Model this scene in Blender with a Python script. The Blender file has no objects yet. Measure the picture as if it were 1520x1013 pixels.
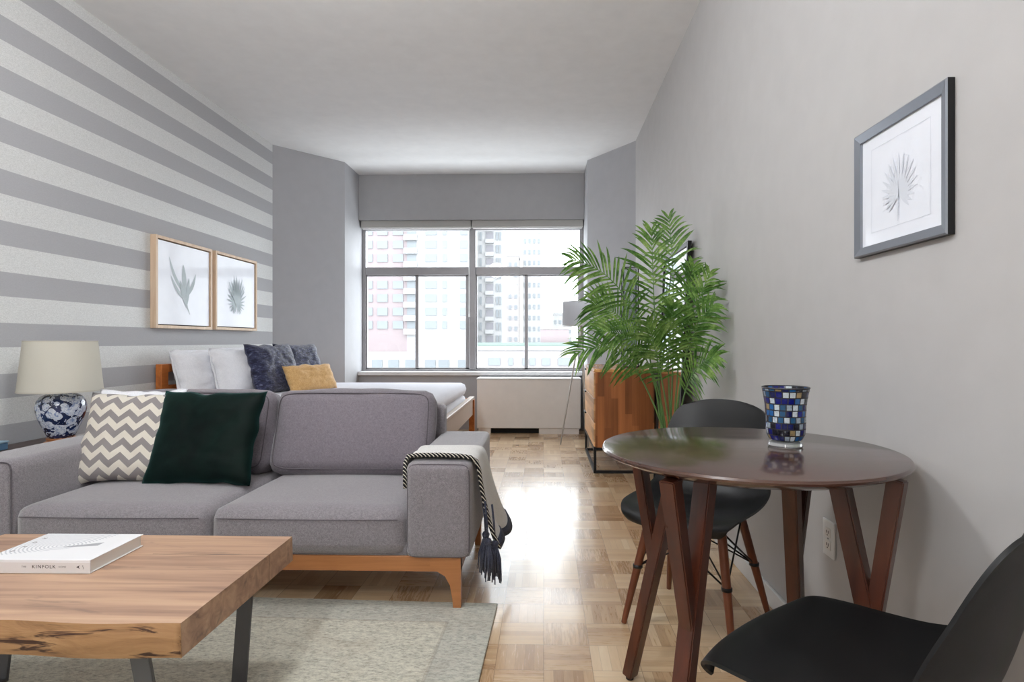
import bpy, bmesh, math, random
from mathutils import Vector, Matrix, noise as mnoise
random.seed(7)
PI = math.pi
SC = bpy.context.scene
COL = SC.collection

# ------------------------------------------------------------------ node helper
class N:
    def __init__(s, name):
        s.mat = bpy.data.materials.new(name); s.mat.use_nodes = True
        s.t = s.mat.node_tree; s.t.nodes.clear()
        s.out = s.n('ShaderNodeOutputMaterial')
        s._tc = None
    def n(s, typ, **kw):
        nd = s.t.nodes.new(typ)
        for k, v in kw.items(): setattr(nd, k, v)
        return nd
    def put(s, inp, v):
        if v is None: return
        if isinstance(v, bpy.types.NodeSocket): s.t.links.new(v, inp)
        elif isinstance(v, (tuple, list)):
            v = tuple(v)
            if len(inp.default_value) == 4 and len(v) == 3: v = v + (1,)
            inp.default_value = v
        else: inp.default_value = v
    def obj(s):
        if s._tc is None: s._tc = s.n('ShaderNodeTexCoord')
        return s._tc.outputs['Object']
    def pos(s): return s.n('ShaderNodeNewGeometry').outputs['Position']
    def math(s, op, a, b=None, c=None):
        nd = s.n('ShaderNodeMath', operation=op)
        s.put(nd.inputs[0], a); s.put(nd.inputs[1], b)
        if c is not None: s.put(nd.inputs[2], c)
        return nd.outputs[0]
    def sep(s, v):
        nd = s.n('ShaderNodeSeparateXYZ'); s.put(nd.inputs[0], v); return nd.outputs
    def comb(s, x=0, y=0, z=0):
        nd = s.n('ShaderNodeCombineXYZ')
        for i, v in enumerate((x, y, z)): s.put(nd.inputs[i], v)
        return nd.outputs[0]
    def map(s, v, scale=(1, 1, 1), rot=(0, 0, 0), loc=(0, 0, 0)):
        nd = s.n('ShaderNodeMapping'); s.put(nd.inputs['Vector'], v)
        nd.inputs['Scale'].default_value = scale; nd.inputs['Rotation'].default_value = rot; nd.inputs['Location'].default_value = loc
        return nd.outputs[0]
    def noise(s, v, scale=5, detail=3, rough=.55, dist=0):
        nd = s.n('ShaderNodeTexNoise'); s.put(nd.inputs['Vector'], v)
        nd.inputs['Scale'].default_value = scale; nd.inputs['Detail'].default_value = detail
        nd.inputs['Roughness'].default_value = rough; nd.inputs['Distortion'].default_value = dist
        return nd.outputs['Fac']
    def white(s, v):
        nd = s.n('ShaderNodeTexWhiteNoise', noise_dimensions='3D'); s.put(nd.inputs['Vector'], v); return nd.outputs
    def ramp(s, f, stops, interp='LINEAR'):
        nd = s.n('ShaderNodeValToRGB'); s.put(nd.inputs['Fac'], f)
        cr = nd.color_ramp; cr.interpolation = interp
        while len(cr.elements) < len(stops): cr.elements.new(.5)
        for e, (p, c) in zip(cr.elements, stops):
            e.position = p; e.color = tuple(c) + ((1,) if len(c) == 3 else ())
        return nd.outputs['Color']
    def mix(s, f, a, b, blend='MIX'):
        nd = s.n('ShaderNodeMix', data_type='RGBA', blend_type=blend)
        s.put(nd.inputs['Factor'], f); s.put(nd.inputs['A'], a) if False else None
        s.put(nd.inputs[6], a); s.put(nd.inputs[7], b)
        return nd.outputs[2]
    def bump(s, h, strength=.2, dist=.01):
        nd = s.n('ShaderNodeBump'); s.put(nd.inputs['Height'], h)
        nd.inputs['Strength'].default_value = strength; nd.inputs['Distance'].default_value = dist
        return nd.outputs['Normal']
    def bsdf(s, color, rough=.5, metal=0, normal=None, sheen=0, coat=0, coat_rough=.1, spec=.5, trans=0, ior=1.45, sheen_tint=None):
        b = s.n('ShaderNodeBsdfPrincipled')
        s.put(b.inputs['Base Color'], color); s.put(b.inputs['Roughness'], rough); s.put(b.inputs['Metallic'], metal)
        s.put(b.inputs['Normal'], normal); b.inputs['Sheen Weight'].default_value = sheen
        b.inputs['Coat Weight'].default_value = coat; b.inputs['Coat Roughness'].default_value = coat_rough
        b.inputs['Specular IOR Level'].default_value = spec; b.inputs['Transmission Weight'].default_value = trans
        b.inputs['IOR'].default_value = ior
        if sheen_tint: b.inputs['Sheen Tint'].default_value = tuple(sheen_tint) + (1,)
        s.t.links.new(b.outputs[0], s.out.inputs['Surface'])
        return b

def lin(r, g, b):
    f = lambda c: (c / 255 / 12.92) if c / 255 <= .04045 else ((c / 255 + .055) / 1.055) ** 2.4
    return (f(r), f(g), f(b))

def plain(name, col, rough=.5, metal=0, bump=None, **kw):
    n = N(name)
    nm = n.bump(n.noise(n.obj(), bump[0], 4), bump[1], .003) if bump else None
    v = n.noise(n.obj(), 9, 2)
    c = n.mix(v, tuple(x * .94 for x in col), tuple(min(1, x * 1.05) for x in col))
    n.bsdf(c, rough, metal, nm, **kw)
    return n.mat

def wood(name, c1, c2, c3=None, axis=0, scale=1., rough=.4, coat=0, staves=None, contrast=1):
    n = N(name); o = n.obj()
    sc = [28, 28, 28]; sc[axis] = 1.6
    sc = tuple(x * scale for x in sc)
    base = n.noise(n.map(o, sc), 1, 5, .6, .6)
    big = [6, 6, 6]; big[axis] = .5
    f2 = n.noise(n.map(o, tuple(x * scale for x in big)), 1, 3, .5, 1.2)
    f = n.math('ADD', n.math('MULTIPLY', base, .55), n.math('MULTIPLY', f2, .45))
    col = n.ramp(f, [(.32, c1), (.5, c3 or tuple((a + b) / 2 for a, b in zip(c1, c2))), (.68, c2)])
    if staves:
        w, ln, sax = staves            # stave width, length, axis across
        so = n.sep(o)
        a = n.math('FLOOR', n.math('DIVIDE', so[sax], w))
        off = n.math('MULTIPLY', n.white(n.comb(a, 3, 1))[0], 1.0)
        b = n.math('FLOOR', n.math('ADD', n.math('DIVIDE', so[axis], ln), off))
        r = n.white(n.comb(a, b, 7))[0]
        col = n.mix(1, col, n.ramp(r, [(0, (.6, .54, .48)), (.5, (.92, .89, .86)), (1, (1.3, 1.27, 1.2))]), 'MULTIPLY')
    n.bsdf(col, n.math('ADD', n.math('MULTIPLY', base, .15), rough - .07), 0, n.bump(base, .08, .002), coat=coat)
    return n.mat

def fabric(name, c1, c2, scale=500, rough=.95, sheen=.2, bumps=.25, wrinkle=0, tint=None):
    n = N(name); o = n.obj()
    a = n.noise(n.map(o, (1, 1, 1)), scale, 2, .6)
    b = n.noise(o, scale * .22, 2, .6)
    f = n.math('ADD', n.math('MULTIPLY', a, .75), n.math('MULTIPLY', b, .25))
    col = n.ramp(f, [(.36, c1), (.64, c2)])
    h = a
    if wrinkle:
        h = n.math('ADD', n.math('MULTIPLY', a, .15), n.math('MULTIPLY', n.noise(o, wrinkle, 3, .5, .8), 1.))
    n.bsdf(col, rough, 0, n.bump(h, bumps, .004 if not wrinkle else .012), sheen=sheen, spec=.2, sheen_tint=tint)
    return n.mat

# ------------------------------------------------------------------ mesh helpers
def obj(name, bm, mat, parent=None, smooth=False, loc=(0, 0, 0), rot=(0, 0, 0), auto=None):
    if isinstance(bm, bmesh.types.BMesh):
        bmesh.ops.recalc_face_normals(bm, faces=bm.faces)
        me = bpy.data.meshes.new(name); bm.to_mesh(me); bm.free()
    else: me = bm
    if mat is not None and not me.materials: me.materials.append(mat)
    if smooth:
        me.polygons.foreach_set('use_smooth', [True] * len(me.polygons))
        if auto:
            try: me.set_sharp_from_angle(angle=math.radians(auto))
            except Exception: pass
    o = bpy.data.objects.new(name, me); COL.objects.link(o)
    o.location = loc; o.rotation_euler = rot
    if parent is not None: o.parent = parent
    return o

def tag(o, label=None, cat=None, group=None, kind=None):
    if label: o['label'] = label
    if cat: o['category'] = cat
    if group: o['group'] = group
    if kind: o['kind'] = kind
    return o

def thing(name, label, cat, loc=(0, 0, 0), rz=0, group=None):
    o = bpy.data.objects.new(name, None); COL.objects.link(o)
    o.location = loc; o.rotation_euler = (0, 0, rz); o.empty_display_size = .1
    return tag(o, label, cat, group)

def copy_tree(o, parent=None, **kw):
    c = o.copy(); COL.objects.link(c)
    if parent is not None: c.parent = parent
    for ch in [x for x in COL.objects if x.parent == o]:
        copy_tree(ch, c)
    for k, v in kw.items():
        if k in ('label', 'group'): c[k] = v
        else: setattr(c, k, v)
    return c

def B(): return bmesh.new()

def box(bm, x0, x1, y0, y1, z0, z1, bev=0, seg=2):
    r = bmesh.ops.create_cube(bm, size=1)
    vs = r['verts']
    for v in vs:
        v.co = Vector((x0 + (v.co.x + .5) * (x1 - x0), y0 + (v.co.y + .5) * (y1 - y0), z0 + (v.co.z + .5) * (z1 - z0)))
    if bev:
        es = {e for v in vs for e in v.link_edges}
        bmesh.ops.bevel(bm, geom=list(es), offset=bev, segments=seg, profile=.5, affect='EDGES')
    return bm

def hexa(bm, bot, top):
    vs = [bm.verts.new(p) for p in bot] + [bm.verts.new(p) for p in top]
    k = len(bot)
    bm.faces.new(vs[:k][::-1]); bm.faces.new(vs[k:])
    for i in range(k):
        j = (i + 1) % k
        bm.faces.new((vs[i], vs[j], vs[k + j], vs[k + i]))
    return bm

def prism(bm, pts, z0, z1):
    return hexa(bm, [(x, y, z0) for x, y in pts], [(x, y, z1) for x, y in pts])

def tube(bm, pts, r, n=8, cap=True, closed=False):
    pts = [Vector(p) for p in pts]
    rs = r if isinstance(r, (list, tuple)) else [r] * len(pts)
    rings = []; up = None
    for i, p in enumerate(pts):
        if closed: t = pts[(i + 1) % len(pts)] - pts[i - 1]
        else: t = pts[min(i + 1, len(pts) - 1)] - pts[max(i - 1, 0)]
        t.normalize()
        if up is None:
            up = Vector((0, 0, 1)) if abs(t.z) < .9 else Vector((1, 0, 0))
        s = t.cross(up)
        if s.length < 1e-5: s = t.cross(Vector((0, 1, 0)))
        s.normalize(); up = s.cross(t).normalized()
        rings.append([bm.verts.new(p + (s * math.cos(a) + up * math.sin(a)) * rs[i]) for a in [2 * PI * k / n for k in range(n)]])
    m = len(rings)
    for i in range(m if closed else m - 1):
        a, b = rings[i], rings[(i + 1) % m]
        for k in range(n): bm.faces.new((a[k], a[(k + 1) % n], b[(k + 1) % n], b[k]))
    if cap and not closed:
        bm.faces.new(rings[0][::-1]); bm.faces.new(rings[-1])
    return bm

def lathe(bm, prof, n=40, c=(0, 0, 0), close=False):
    rings = []
    for r, z in prof:
        if r < 1e-6: rings.append([bm.verts.new((c[0], c[1], c[2] + z))])
        else: rings.append([bm.verts.new((c[0] + r * math.cos(2 * PI * k / n), c[1] + r * math.sin(2 * PI * k / n), c[2] + z)) for k in range(n)])
    m = len(rings)
    for i in range(m if close else m - 1):
        a, b = rings[i], rings[(i + 1) % m]
        for k in range(n):
            q = (k + 1) % n
            if len(a) == 1 and len(b) == 1: continue
            if len(a) == 1: bm.faces.new((a[0], b[q], b[k]))
            elif len(b) == 1: bm.faces.new((a[k], a[q], b[0]))
            else: bm.faces.new((a[k], a[q], b[q], b[k]))
    return bm

def bar(bm, p0, p1, w0, d0, w1=None, d1=None, side=(1, 0, 0), bev=.003):
    """rectangular bar between two points; w along side, d across"""
    p0, p1 = Vector(p0), Vector(p1); w1 = w1 or w0; d1 = d1 or d0
    t = (p1 - p0).normalized(); s = Vector(side); s = (s - t * s.dot(t)).normalized(); u = t.cross(s)
    b = B()
    f = lambda p, w, d: [p + s * (a * w / 2) + u * (c * d / 2) for a, c in ((-1, -1), (1, -1), (1, 1), (-1, 1))]
    hexa(b, f(p0, w0, d0), f(p1, w1, d1))
    if bev: bmesh.ops.bevel(b, geom=list(b.edges), offset=bev, segments=2, affect='EDGES')
    me = bpy.data.meshes.new('x'); b.to_mesh(me); b.free(); bm.from_mesh(me); bpy.data.meshes.remove(me)
    return bm

def soft_box(sx, sy, sz, r=.04, n=14, crown=(0, 0, 0), nz=0, nfreq=4, seed=0):
    """rounded box centred at the origin with bulging faces and soft unevenness"""
    bm = B(); bmesh.ops.create_cube(bm, size=2)
    bmesh.ops.subdivide_edges(bm, edges=list(bm.edges), cuts=n, use_grid_fill=True)
    h = Vector((sx / 2, sy / 2, sz / 2)); core = Vector([max(1e-4, a - r) for a in h])
    for v in bm.verts:
        c = v.co.copy()
        p = Vector((c.x * h.x, c.y * h.y, c.z * h.z))
        # concentrate rings on the rounded border
        for i in range(3):
            a = abs(c[i]); s = 1 if c[i] >= 0 else -1
            k = 1 - 2. / (n + 1)
            p[i] = s * (a / k * core[i] if a <= k else core[i] + (a - k) / (1 - k) * (h[i] - core[i]))
        q = Vector([max(-core[i], min(core[i], p[i])) for i in range(3)])
        d = p - q
        if d.length > 1e-6:
            m = max(abs(d[i]) for i in range(3)); d = d.normalized() * min(r, m)
        u = Vector([p[i] / h[i] for i in range(3)])
        w = q + d
        for i in range(3):
            j, k2 = (i + 1) % 3, (i + 2) % 3
            w[i] += crown[i] * u[i] * max(0, 1 - u[j] ** 2) * max(0, 1 - u[k2] ** 2)
        if nz:
            nn = mnoise.noise(Vector((w.x * nfreq + seed, w.y * nfreq, w.z * nfreq))) * nz
            w += w.normalized() * nn
        v.co = w
    return bm

def pillow(w, h, t, n=26, pinch=.07, wr=.006, seed=0, flange=0, sag=0):
    """square cushion standing in the XZ plane, base at z=0, centred on x and y"""
    bm = B(); front, back = {}, {}
    for i in range(n + 1):
        for j in range(n + 1):
            u, v = -1 + 2 * i / n, -1 + 2 * j / n
            e = max(0, (1 - u ** 4)) * max(0, (1 - v ** 4))
            th = t / 2 * e ** .55
            x = w / 2 * u * (1 - pinch * (1 - v * v) * u * u)
            z = h / 2 * v * (1 - pinch * (1 - u * u) * v * v)
            q = Vector((u * 2.2 + seed, v * 2.2, seed))
            d = mnoise.noise(q) * wr * 1.6 + mnoise.noise(q * 2.7) * wr
            edge = 1 if (i in (0, n) or j in (0, n)) else 0
            z += (mnoise.noise(Vector((u * 3 + seed, seed, v))) * wr * 2.0) * abs(v) ** 3
            x += (mnoise.noise(Vector((seed, v * 3, u))) * wr * 2.0) * abs(u) ** 3
            th2 = th * (1 + sag * -v)
            if edge:
                front[i, j] = back[i, j] = bm.verts.new((x, 0, z + h / 2))
            else:
                front[i, j] = bm.verts.new((x, -th2 + d * e, z + h / 2)); back[i, j] = bm.verts.new((x, th2 + d * e, z + h / 2))
    for i in range(n):
        for j in range(n):
            for g, rev in ((front, 0), (back, 1)):
                f = (g[i, j], g[i + 1, j], g[i + 1, j + 1], g[i, j + 1])
                try: bm.faces.new(f[::-1] if rev else f)
                except ValueError: pass
    return bm

# ------------------------------------------------------------------ materials
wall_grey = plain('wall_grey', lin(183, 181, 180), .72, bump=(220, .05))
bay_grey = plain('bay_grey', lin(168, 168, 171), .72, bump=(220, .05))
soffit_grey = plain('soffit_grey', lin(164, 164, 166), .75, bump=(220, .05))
ceiling_white = plain('ceiling_white', lin(228, 228, 228), .8, bump=(160, .04))
trim_white = plain('trim_white', lin(222, 222, 222), .45)
alu = plain('window_aluminium', lin(150, 148, 150), .4, .25)
black_metal = plain('black_metal', (.012, .012, .013), .4, .3)
gunmetal = plain('gunmetal', lin(92, 92, 94), .42, .5)
enamel = plain('enamel', lin(226, 222, 217), .5)
black = plain('black_void', (.006, .006, .006), .8)

def m_stripes():
    n = N('striped_wallpaper'); z = n.sep(n.pos())[2]
    f = n.math('FRACT', n.math('DIVIDE', n.math('SUBTRACT', 2.714 + .2605 * 40, z), .2605))
    dark = n.math('LESS_THAN', f, .48)
    tex = n.noise(n.map(n.pos(), (1, 1, 3)), 130, 4, .7)
    light = n.ramp(tex, [(.35, lin(194, 195, 193)), (.65, lin(222, 223, 222))])
    dk = n.ramp(tex, [(.3, lin(165, 165, 168)), (.7, lin(174, 174, 177))])
    c = n.mix(dark, light, dk)
    r = n.math('ADD', n.math('MULTIPLY', dark, .2), .5)
    n.bsdf(c, r, 0, n.bump(tex, .12, .002))
    return n.mat
stripes = m_stripes()

def m_parquet():
    n = N('parquet'); S = .1575; K = 5
    p = n.pos(); s = n.sep(p)
    fx, fy = n.math('DIVIDE', s[0], S), n.math('DIVIDE', s[1], S)
    cx, cy = n.math('FLOOR', fx), n.math('FLOOR', fy)
    lx, ly = n.math('FRACT', fx), n.math('FRACT', fy)
    par = n.math('FLOORED_MODULO', n.math('ADD', cx, cy), 2)
    def pick(a, b): return n.math('ADD', n.math('MULTIPLY', a, par), n.math('MULTIPLY', b, n.math('SUBTRACT', 1, par)))
    acr, alo = pick(lx, ly), pick(ly, lx)
    sl = n.math('FLOOR', n.math('MULTIPLY', acr, K)); fs = n.math('FRACT', n.math('MULTIPLY', acr, K))
    rnd = n.white(n.comb(n.math('ADD', cx, n.math('MULTIPLY', sl, .137)), cy, sl))[0]
    rb = n.white(n.comb(cx, cy, 5))[0]
    # grain along the slat
    ga = n.math('ADD', n.math('MULTIPLY', acr, 9), n.math('MULTIPLY', rb, 31))
    gl = n.math('ADD', n.math('MULTIPLY', alo, .9), n.math('MULTIPLY', rnd, 17))
    grain = n.noise(n.comb(ga, gl, rnd), 2.2, 4, .6, .4)
    f = n.math('ADD', n.math('ADD', n.math('MULTIPLY', rnd, .28), n.math('MULTIPLY', rb, .4)), n.math('MULTIPLY', grain, .32))
    col = n.ramp(f, [(.12, lin(146, 112, 80)), (.4, lin(182, 150, 114)), (.62, lin(202, 174, 138)), (.88, lin(220, 198, 166))])
    def edge(a, w): return n.math('MAXIMUM', n.math('LESS_THAN', a, w), n.math('GREATER_THAN', a, 1 - w))
    gap = n.math('MAXIMUM', n.math('MULTIPLY', edge(fs, .025), .55), n.math('MAXIMUM', edge(alo, .008), edge(acr, .008)))
    col = n.mix(n.math('MULTIPLY', gap, .55), col, lin(98, 68, 42))
    wob = n.noise(p, 5, 2)
    tilt = n.math('ADD', n.math('MULTIPLY', n.math('MULTIPLY', rnd, fs), .5), n.math('MULTIPLY', n.math('MULTIPLY', rb, lx), .8))
    h = n.math('SUBTRACT', n.math('ADD', n.math('MULTIPLY', grain, .12), n.math('ADD', n.math('MULTIPLY', wob, 1.2), tilt)), gap)
    rough = n.math('ADD', n.math('ADD', n.math('MULTIPLY', rb, .10), .19), n.math('MULTIPLY', grain, .12))
    n.bsdf(col, rough, 0, n.bump(h, .22, .0025), coat=.35, coat_rough=.12, spec=.55)
    return n.mat
parquet = m_parquet()

sofa_grey = fabric('sofa_grey', lin(102, 97, 102), lin(150, 144, 148), 520, .95, .55)
sofa_cush = fabric('sofa_cushion_grey', lin(98, 92, 98), lin(136, 129, 136), 520, .95, .3, .45, wrinkle=9)
seam_dark = fabric('seam_dark', lin(78, 73, 78), lin(104, 98, 103), 600)
sofa_wood = wood('oiled_oak', lin(138, 84, 46), lin(188, 128, 78), axis=0, rough=.4)
walnut_leg = wood('walnut', lin(50, 24, 16), lin(92, 46, 28), axis=2, rough=.3, coat=.25)
table_wood = wood('dark_walnut_top', lin(56, 36, 30), lin(84, 58, 48), axis=0, rough=.2, coat=.5)
slab_wood = None
acacia = wood('acacia_staves', lin(122, 72, 40), lin(168, 106, 62), axis=2, rough=.35, staves=(.055, .42, 0))
acacia_window_lit = wood('acacia_window_lit', lin(196, 148, 104), lin(228, 186, 142), axis=1, rough=.3, staves=(.05, .5, 2))  # lighter copy of acacia: window light on the drawer faces put into colour
bed_wood = wood('bed_wood', lin(140, 74, 30), lin(196, 118, 58), axis=1, rough=.35)
pale_oak = wood('pale_oak', lin(200, 170, 140), lin(228, 204, 178), axis=2, rough=.5)
white_linen = fabric('white_linen', lin(226, 227, 232), lin(244, 244, 248), 300, .95, .1, .25, wrinkle=14)
mustard = fabric('mustard', lin(196, 150, 92), lin(224, 186, 130), 200, .8, .3, .4, wrinkle=18)
green_velvet = None

def m_velvet():
    n = N('green_velvet'); o = n.obj()
    a = n.noise(o, 5, 3, .6, .8)
    c = n.ramp(a, [(.3, (.0008, .0022, .002)), (.75, (.003, .011, .008))])
    n.bsdf(c, .6, 0, n.bump(n.noise(o, 7, 3), .3, .02), sheen=.13, spec=.12, sheen_tint=(.10, .55, .5))
    return n.mat
green_velvet = m_velvet()

def m_navy():
    n = N('navy_crushed_velvet'); o = n.obj()
    a = n.noise(n.map(o, (1, 1, 2.4)), 26, 4, .7, .6)
    c = n.ramp(a, [(.38, (.006, .007, .025)), (.55, (.03, .034, .085)), (.72, (.16, .17, .26))])
    n.bsdf(c, .6, 0, n.bump(a, .7, .01), sheen=.3, spec=.3)
    return n.mat
navy = m_navy()

def m_chevron():
    n = N('chevron_cloth'); s = n.sep(n.obj())
    zig = n.math('PINGPONG', n.math('ADD', s[0], 1.0), .0435)
    f = n.math('FRACT', n.math('DIVIDE', n.math('ADD', n.math('SUBTRACT', s[2], n.math('MULTIPLY', zig, .86)), 1.0), .0665))
    m = n.math('GREATER_THAN', f, .5)
    w = n.noise(n.obj(), 500, 2)
    back = n.math('GREATER_THAN', s[1], .004)
    c = n.mix(m, lin(142, 136, 136), lin(226, 219, 206))
    c = n.mix(back, c, lin(226, 222, 214))
    c = n.mix(n.math('MULTIPLY', w, .25), c, lin(120, 115, 112))
    n.bsdf(c, .95, 0, n.bump(w, .25, .003), sheen=.1, spec=.2)
    return n.mat
chevron = m_chevron()

def m_rug():
    n = N('distressed_rug'); o = n.obj()
    a = n.noise(n.map(o, (1, 2.2, 1)), 55, 5, .75)
    b = n.noise(o, 3.0, 4, .65, 1.0)
    c = n.ramp(a, [(.3, lin(134, 131, 121)), (.5, lin(192, 189, 174)), (.7, lin(220, 217, 200))])
    c = n.mix(n.ramp(b, [(.5, (0, 0, 0)), (.75, (.5, .5, .5))]), c, lin(150, 132, 112))
    # faded border band of a different tint
    s = n.sep(o)
    d = n.math('MINIMUM', n.math('SUBTRACT', 1.3, n.math('ABSOLUTE', s[0])), n.math('SUBTRACT', .85, n.math('ABSOLUTE', s[1])))
    band = n.math('LESS_THAN', d, .17)
    c = n.mix(n.math('MULTIPLY', band, .22), c, lin(140, 146, 150))
    l1 = n.math('LESS_THAN', n.math('ABSOLUTE', n.math('SUBTRACT', d, .17)), .006)
    c = n.mix(n.math('MULTIPLY', l1, .22), c, lin(120, 100, 88))
    n.bsdf(c, 1, 0, n.bump(a, .5, .006), spec=.1, sheen=.1)
    return n.mat

def m_slab():
    n = N('live_edge_slab'); o = n.obj()
    base = n.noise(n.map(o, (1.4, 26, 26)), 1, 5, .6, .8)
    big = n.noise(n.map(o, (.9, 5, 5)), 1, 3, .5, 1.5)
    f = n.math('ADD', n.math('MULTIPLY', base, .6), n.math('MULTIPLY', big, .4))
    c = n.ramp(f, [(.3, lin(116, 90, 80)), (.43, lin(158, 126, 106)), (.56, lin(184, 150, 124)), (.72, lin(200, 168, 142))])
    knots = n.noise(n.map(o, (2.2, 9, 9), loc=(3.1, .6, 0)), 1, 4, .6, 1.6)
    c = n.mix(n.ramp(knots, [(.6, (0, 0, 0)), (.72, (.55, .55, .55))]), c, lin(96, 82, 78))
    s = n.sep(o)
    crack = n.math('LESS_THAN', n.math('ABSOLUTE', n.math('SUBTRACT', s[1], n.math('ADD', .118, n.math('MULTIPLY', n.noise(n.map(o, (3, 0, 0)), 1, 3), .025)))), .0014)
    crack = n.math('MULTIPLY', crack, n.math('GREATER_THAN', s[0], .13))
    c = n.mix(n.math('MULTIPLY', crack, .8), c, lin(70, 46, 34))
    n.bsdf(c, .45, 0, n.bump(base, .1, .002))
    return n.mat

def m_bark():
    n = N('live_edge_bark'); o = n.obj()
    base = n.noise(n.map(o, (5, 26, 30)), 1, 5, .6, 1)
    c = n.ramp(base, [(.3, lin(122, 88, 58)), (.5, lin(156, 118, 80)), (.7, lin(176, 138, 98))])
    k = n.noise(n.map(o, (4.5, 20, 34), loc=(1, 0, .4)), 1, 4, .62, 1.2)
    c = n.mix(n.ramp(k, [(.57, (0, 0, 0)), (.64, (1, 1, 1))]), c, lin(66, 40, 28))
    n.bsdf(c, .6, 0, n.bump(n.math('ADD', base, k), .3, .006))
    return n.mat

def m_china():
    n = N('blue_white_china'); o = n.obj()
    wob = n.noise(o, 22, 2)
    v = n.n('ShaderNodeTexVoronoi', feature='F1'); n.put(v.inputs['Vector'], n.map(o, (1, 1, 1.1))); v.inputs['Scale'].default_value = 21; v.inputs['Randomness'].default_value = .85
    d = n.math('ADD', v.outputs['Distance'], n.math('MULTIPLY', n.math('SUBTRACT', wob, .5), .5))
    petals = n.noise(o, 85, 3, .6, 1.0)
    fl = n.math('LESS_THAN', d, .48)
    small = n.math('GREATER_THAN', n.noise(o, 55, 2, .5, .5), .57)
    m = n.math('MAXIMUM', fl, small)
    wh = n.ramp(petals, [(.35, lin(120, 138, 180)), (.5, lin(200, 207, 220)), (.7, lin(226, 230, 236))])
    bl = n.ramp(n.noise(o, 12, 2), [(.3, (.004, .008, .03)), (.7, (.012, .03, .12))])
    n.bsdf(n.mix(m, bl, wh), .12, 0, None, coat=.6, coat_rough=.05)
    return n.mat

def m_mosaic():
    n = N('mosaic_glass'); s = n.sep(n.obj())
    ang = n.math('ARCTAN2', s[1], s[0])
    v = n.math('DIVIDE', s[2], .0165); row = n.math('FLOOR', v)
    u = n.math('ADD', n.math('MULTIPLY', ang, 21 / (2 * PI)), n.math('MULTIPLY', n.white(n.comb(row, 2, 2))[0], 1.0))
    col = n.math('FLOOR', u)
    fu, fv = n.math('FRACT', u), n.math('FRACT', v)
    g = n.math('MAXIMUM', n.math('MAXIMUM', n.math('LESS_THAN', fu, .09), n.math('GREATER_THAN', fu, .91)), n.math('MAXIMUM', n.math('LESS_THAN', fv, .09), n.math('GREATER_THAN', fv, .91)))
    r = n.white(n.comb(col, row, 9))[0]
    mott = n.noise(n.obj(), 160, 3, .7)
    c = n.ramp(r, [(0, lin(16, 24, 110)), (.2, lin(20, 28, 84)), (.34, lin(34, 92, 150)), (.46, lin(12, 14, 30)), (.60, lin(150, 164, 176)), (.72, lin(198, 208, 214)), (.83, lin(150, 130, 92)), (.90, lin(40, 84, 120))], 'CONSTANT')
    c = n.mix(n.ramp(mott, [(.5, (0, 0, 0)), (.7, (.45, .45, .45))]), c, lin(60, 66, 84))
    c = n.mix(g, c, (.006, .006, .008))
    rough = n.math('ADD', n.math('MULTIPLY', g, .5), .1)
    n.bsdf(c, rough, 0, n.bump(n.math('SUBTRACT', n.math('MULTIPLY', r, .5), g), .4, .002), coat=.4)
    return n.mat

def m_leaf():
    n = N('palm_leaf'); o = n.obj()
    a = n.noise(o, 14, 3); st = n.noise(n.map(o, (90, 90, 90)), 1, 2)
    f = n.math('ADD', n.math('MULTIPLY', a, .7), n.math('MULTIPLY', st, .3))
    c = n.ramp(f, [(.3, lin(22, 54, 16)), (.44, lin(62, 104, 40)), (.56, lin(112, 146, 72)), (.7, lin(164, 186, 116))])  # dark and bright stops put leaf shade and highlights into the colour
    b = n.bsdf(c, .38, 0, None, spec=.5)
    tr = n.n('ShaderNodeBsdfTranslucent'); n.put(tr.inputs[0], n.mix(.5, c, lin(130, 168, 70)))
    mx = n.n('ShaderNodeMixShader'); mx.inputs[0].default_value = .2
    n.t.links.new(b.outputs[0], mx.inputs[1]); n.t.links.new(tr.outputs[0], mx.inputs[2])
    n.t.links.new(mx.outputs[0], n.out.inputs['Surface'])
    return n.mat
palm_leaf = m_leaf()
palm_stem = plain('palm_stem', lin(96, 132, 74), .45)

def m_shade(name, col, tr=.35):
    n = N(name); o = n.obj()
    w = n.noise(n.map(o, (1, 1, 1)), 420, 2)
    c = n.mix(n.math('MULTIPLY', w, .3), col, tuple(x * .8 for x in col))
    b = n.bsdf(c, .9, 0, n.bump(w, .15, .002), spec=.2)
    t = n.n('ShaderNodeBsdfTranslucent'); n.put(t.inputs[0], c)
    mx = n.n('ShaderNodeMixShader'); mx.inputs[0].default_value = tr
    n.t.links.new(b.outputs[0], mx.inputs[1]); n.t.links.new(t.outputs[0], mx.inputs[2])
    n.t.links.new(mx.outputs[0], n.out.inputs['Surface'])
    return n.mat

def m_pane():
    """window pane: clear, a bright daylight haze put in by a translucent mix, a faint reflection"""
    n = N('hazed_pane')
    t = n.n('ShaderNodeBsdfTransparent'); t.inputs[0].default_value = (.97, .98, .98, 1)
    tl = n.n('ShaderNodeBsdfTranslucent'); tl.inputs[0].default_value = (.95, .97, 1, 1)
    g = n.n('ShaderNodeBsdfGlossy'); g.inputs['Roughness'].default_value = .02
    m1 = n.n('ShaderNodeMixShader'); m1.inputs[0].default_value = PANE_HAZE
    n.t.links.new(t.outputs[0], m1.inputs[1]); n.t.links.new(tl.outputs[0], m1.inputs[2])
    m2 = n.n('ShaderNodeMixShader'); m2.inputs[0].default_value = .04
    n.t.links.new(m1.outputs[0], m2.inputs[1]); n.t.links.new(g.outputs[0], m2.inputs[2])
    n.t.links.new(m2.outputs[0], n.out.inputs['Surface'])
    return n.mat
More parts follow.
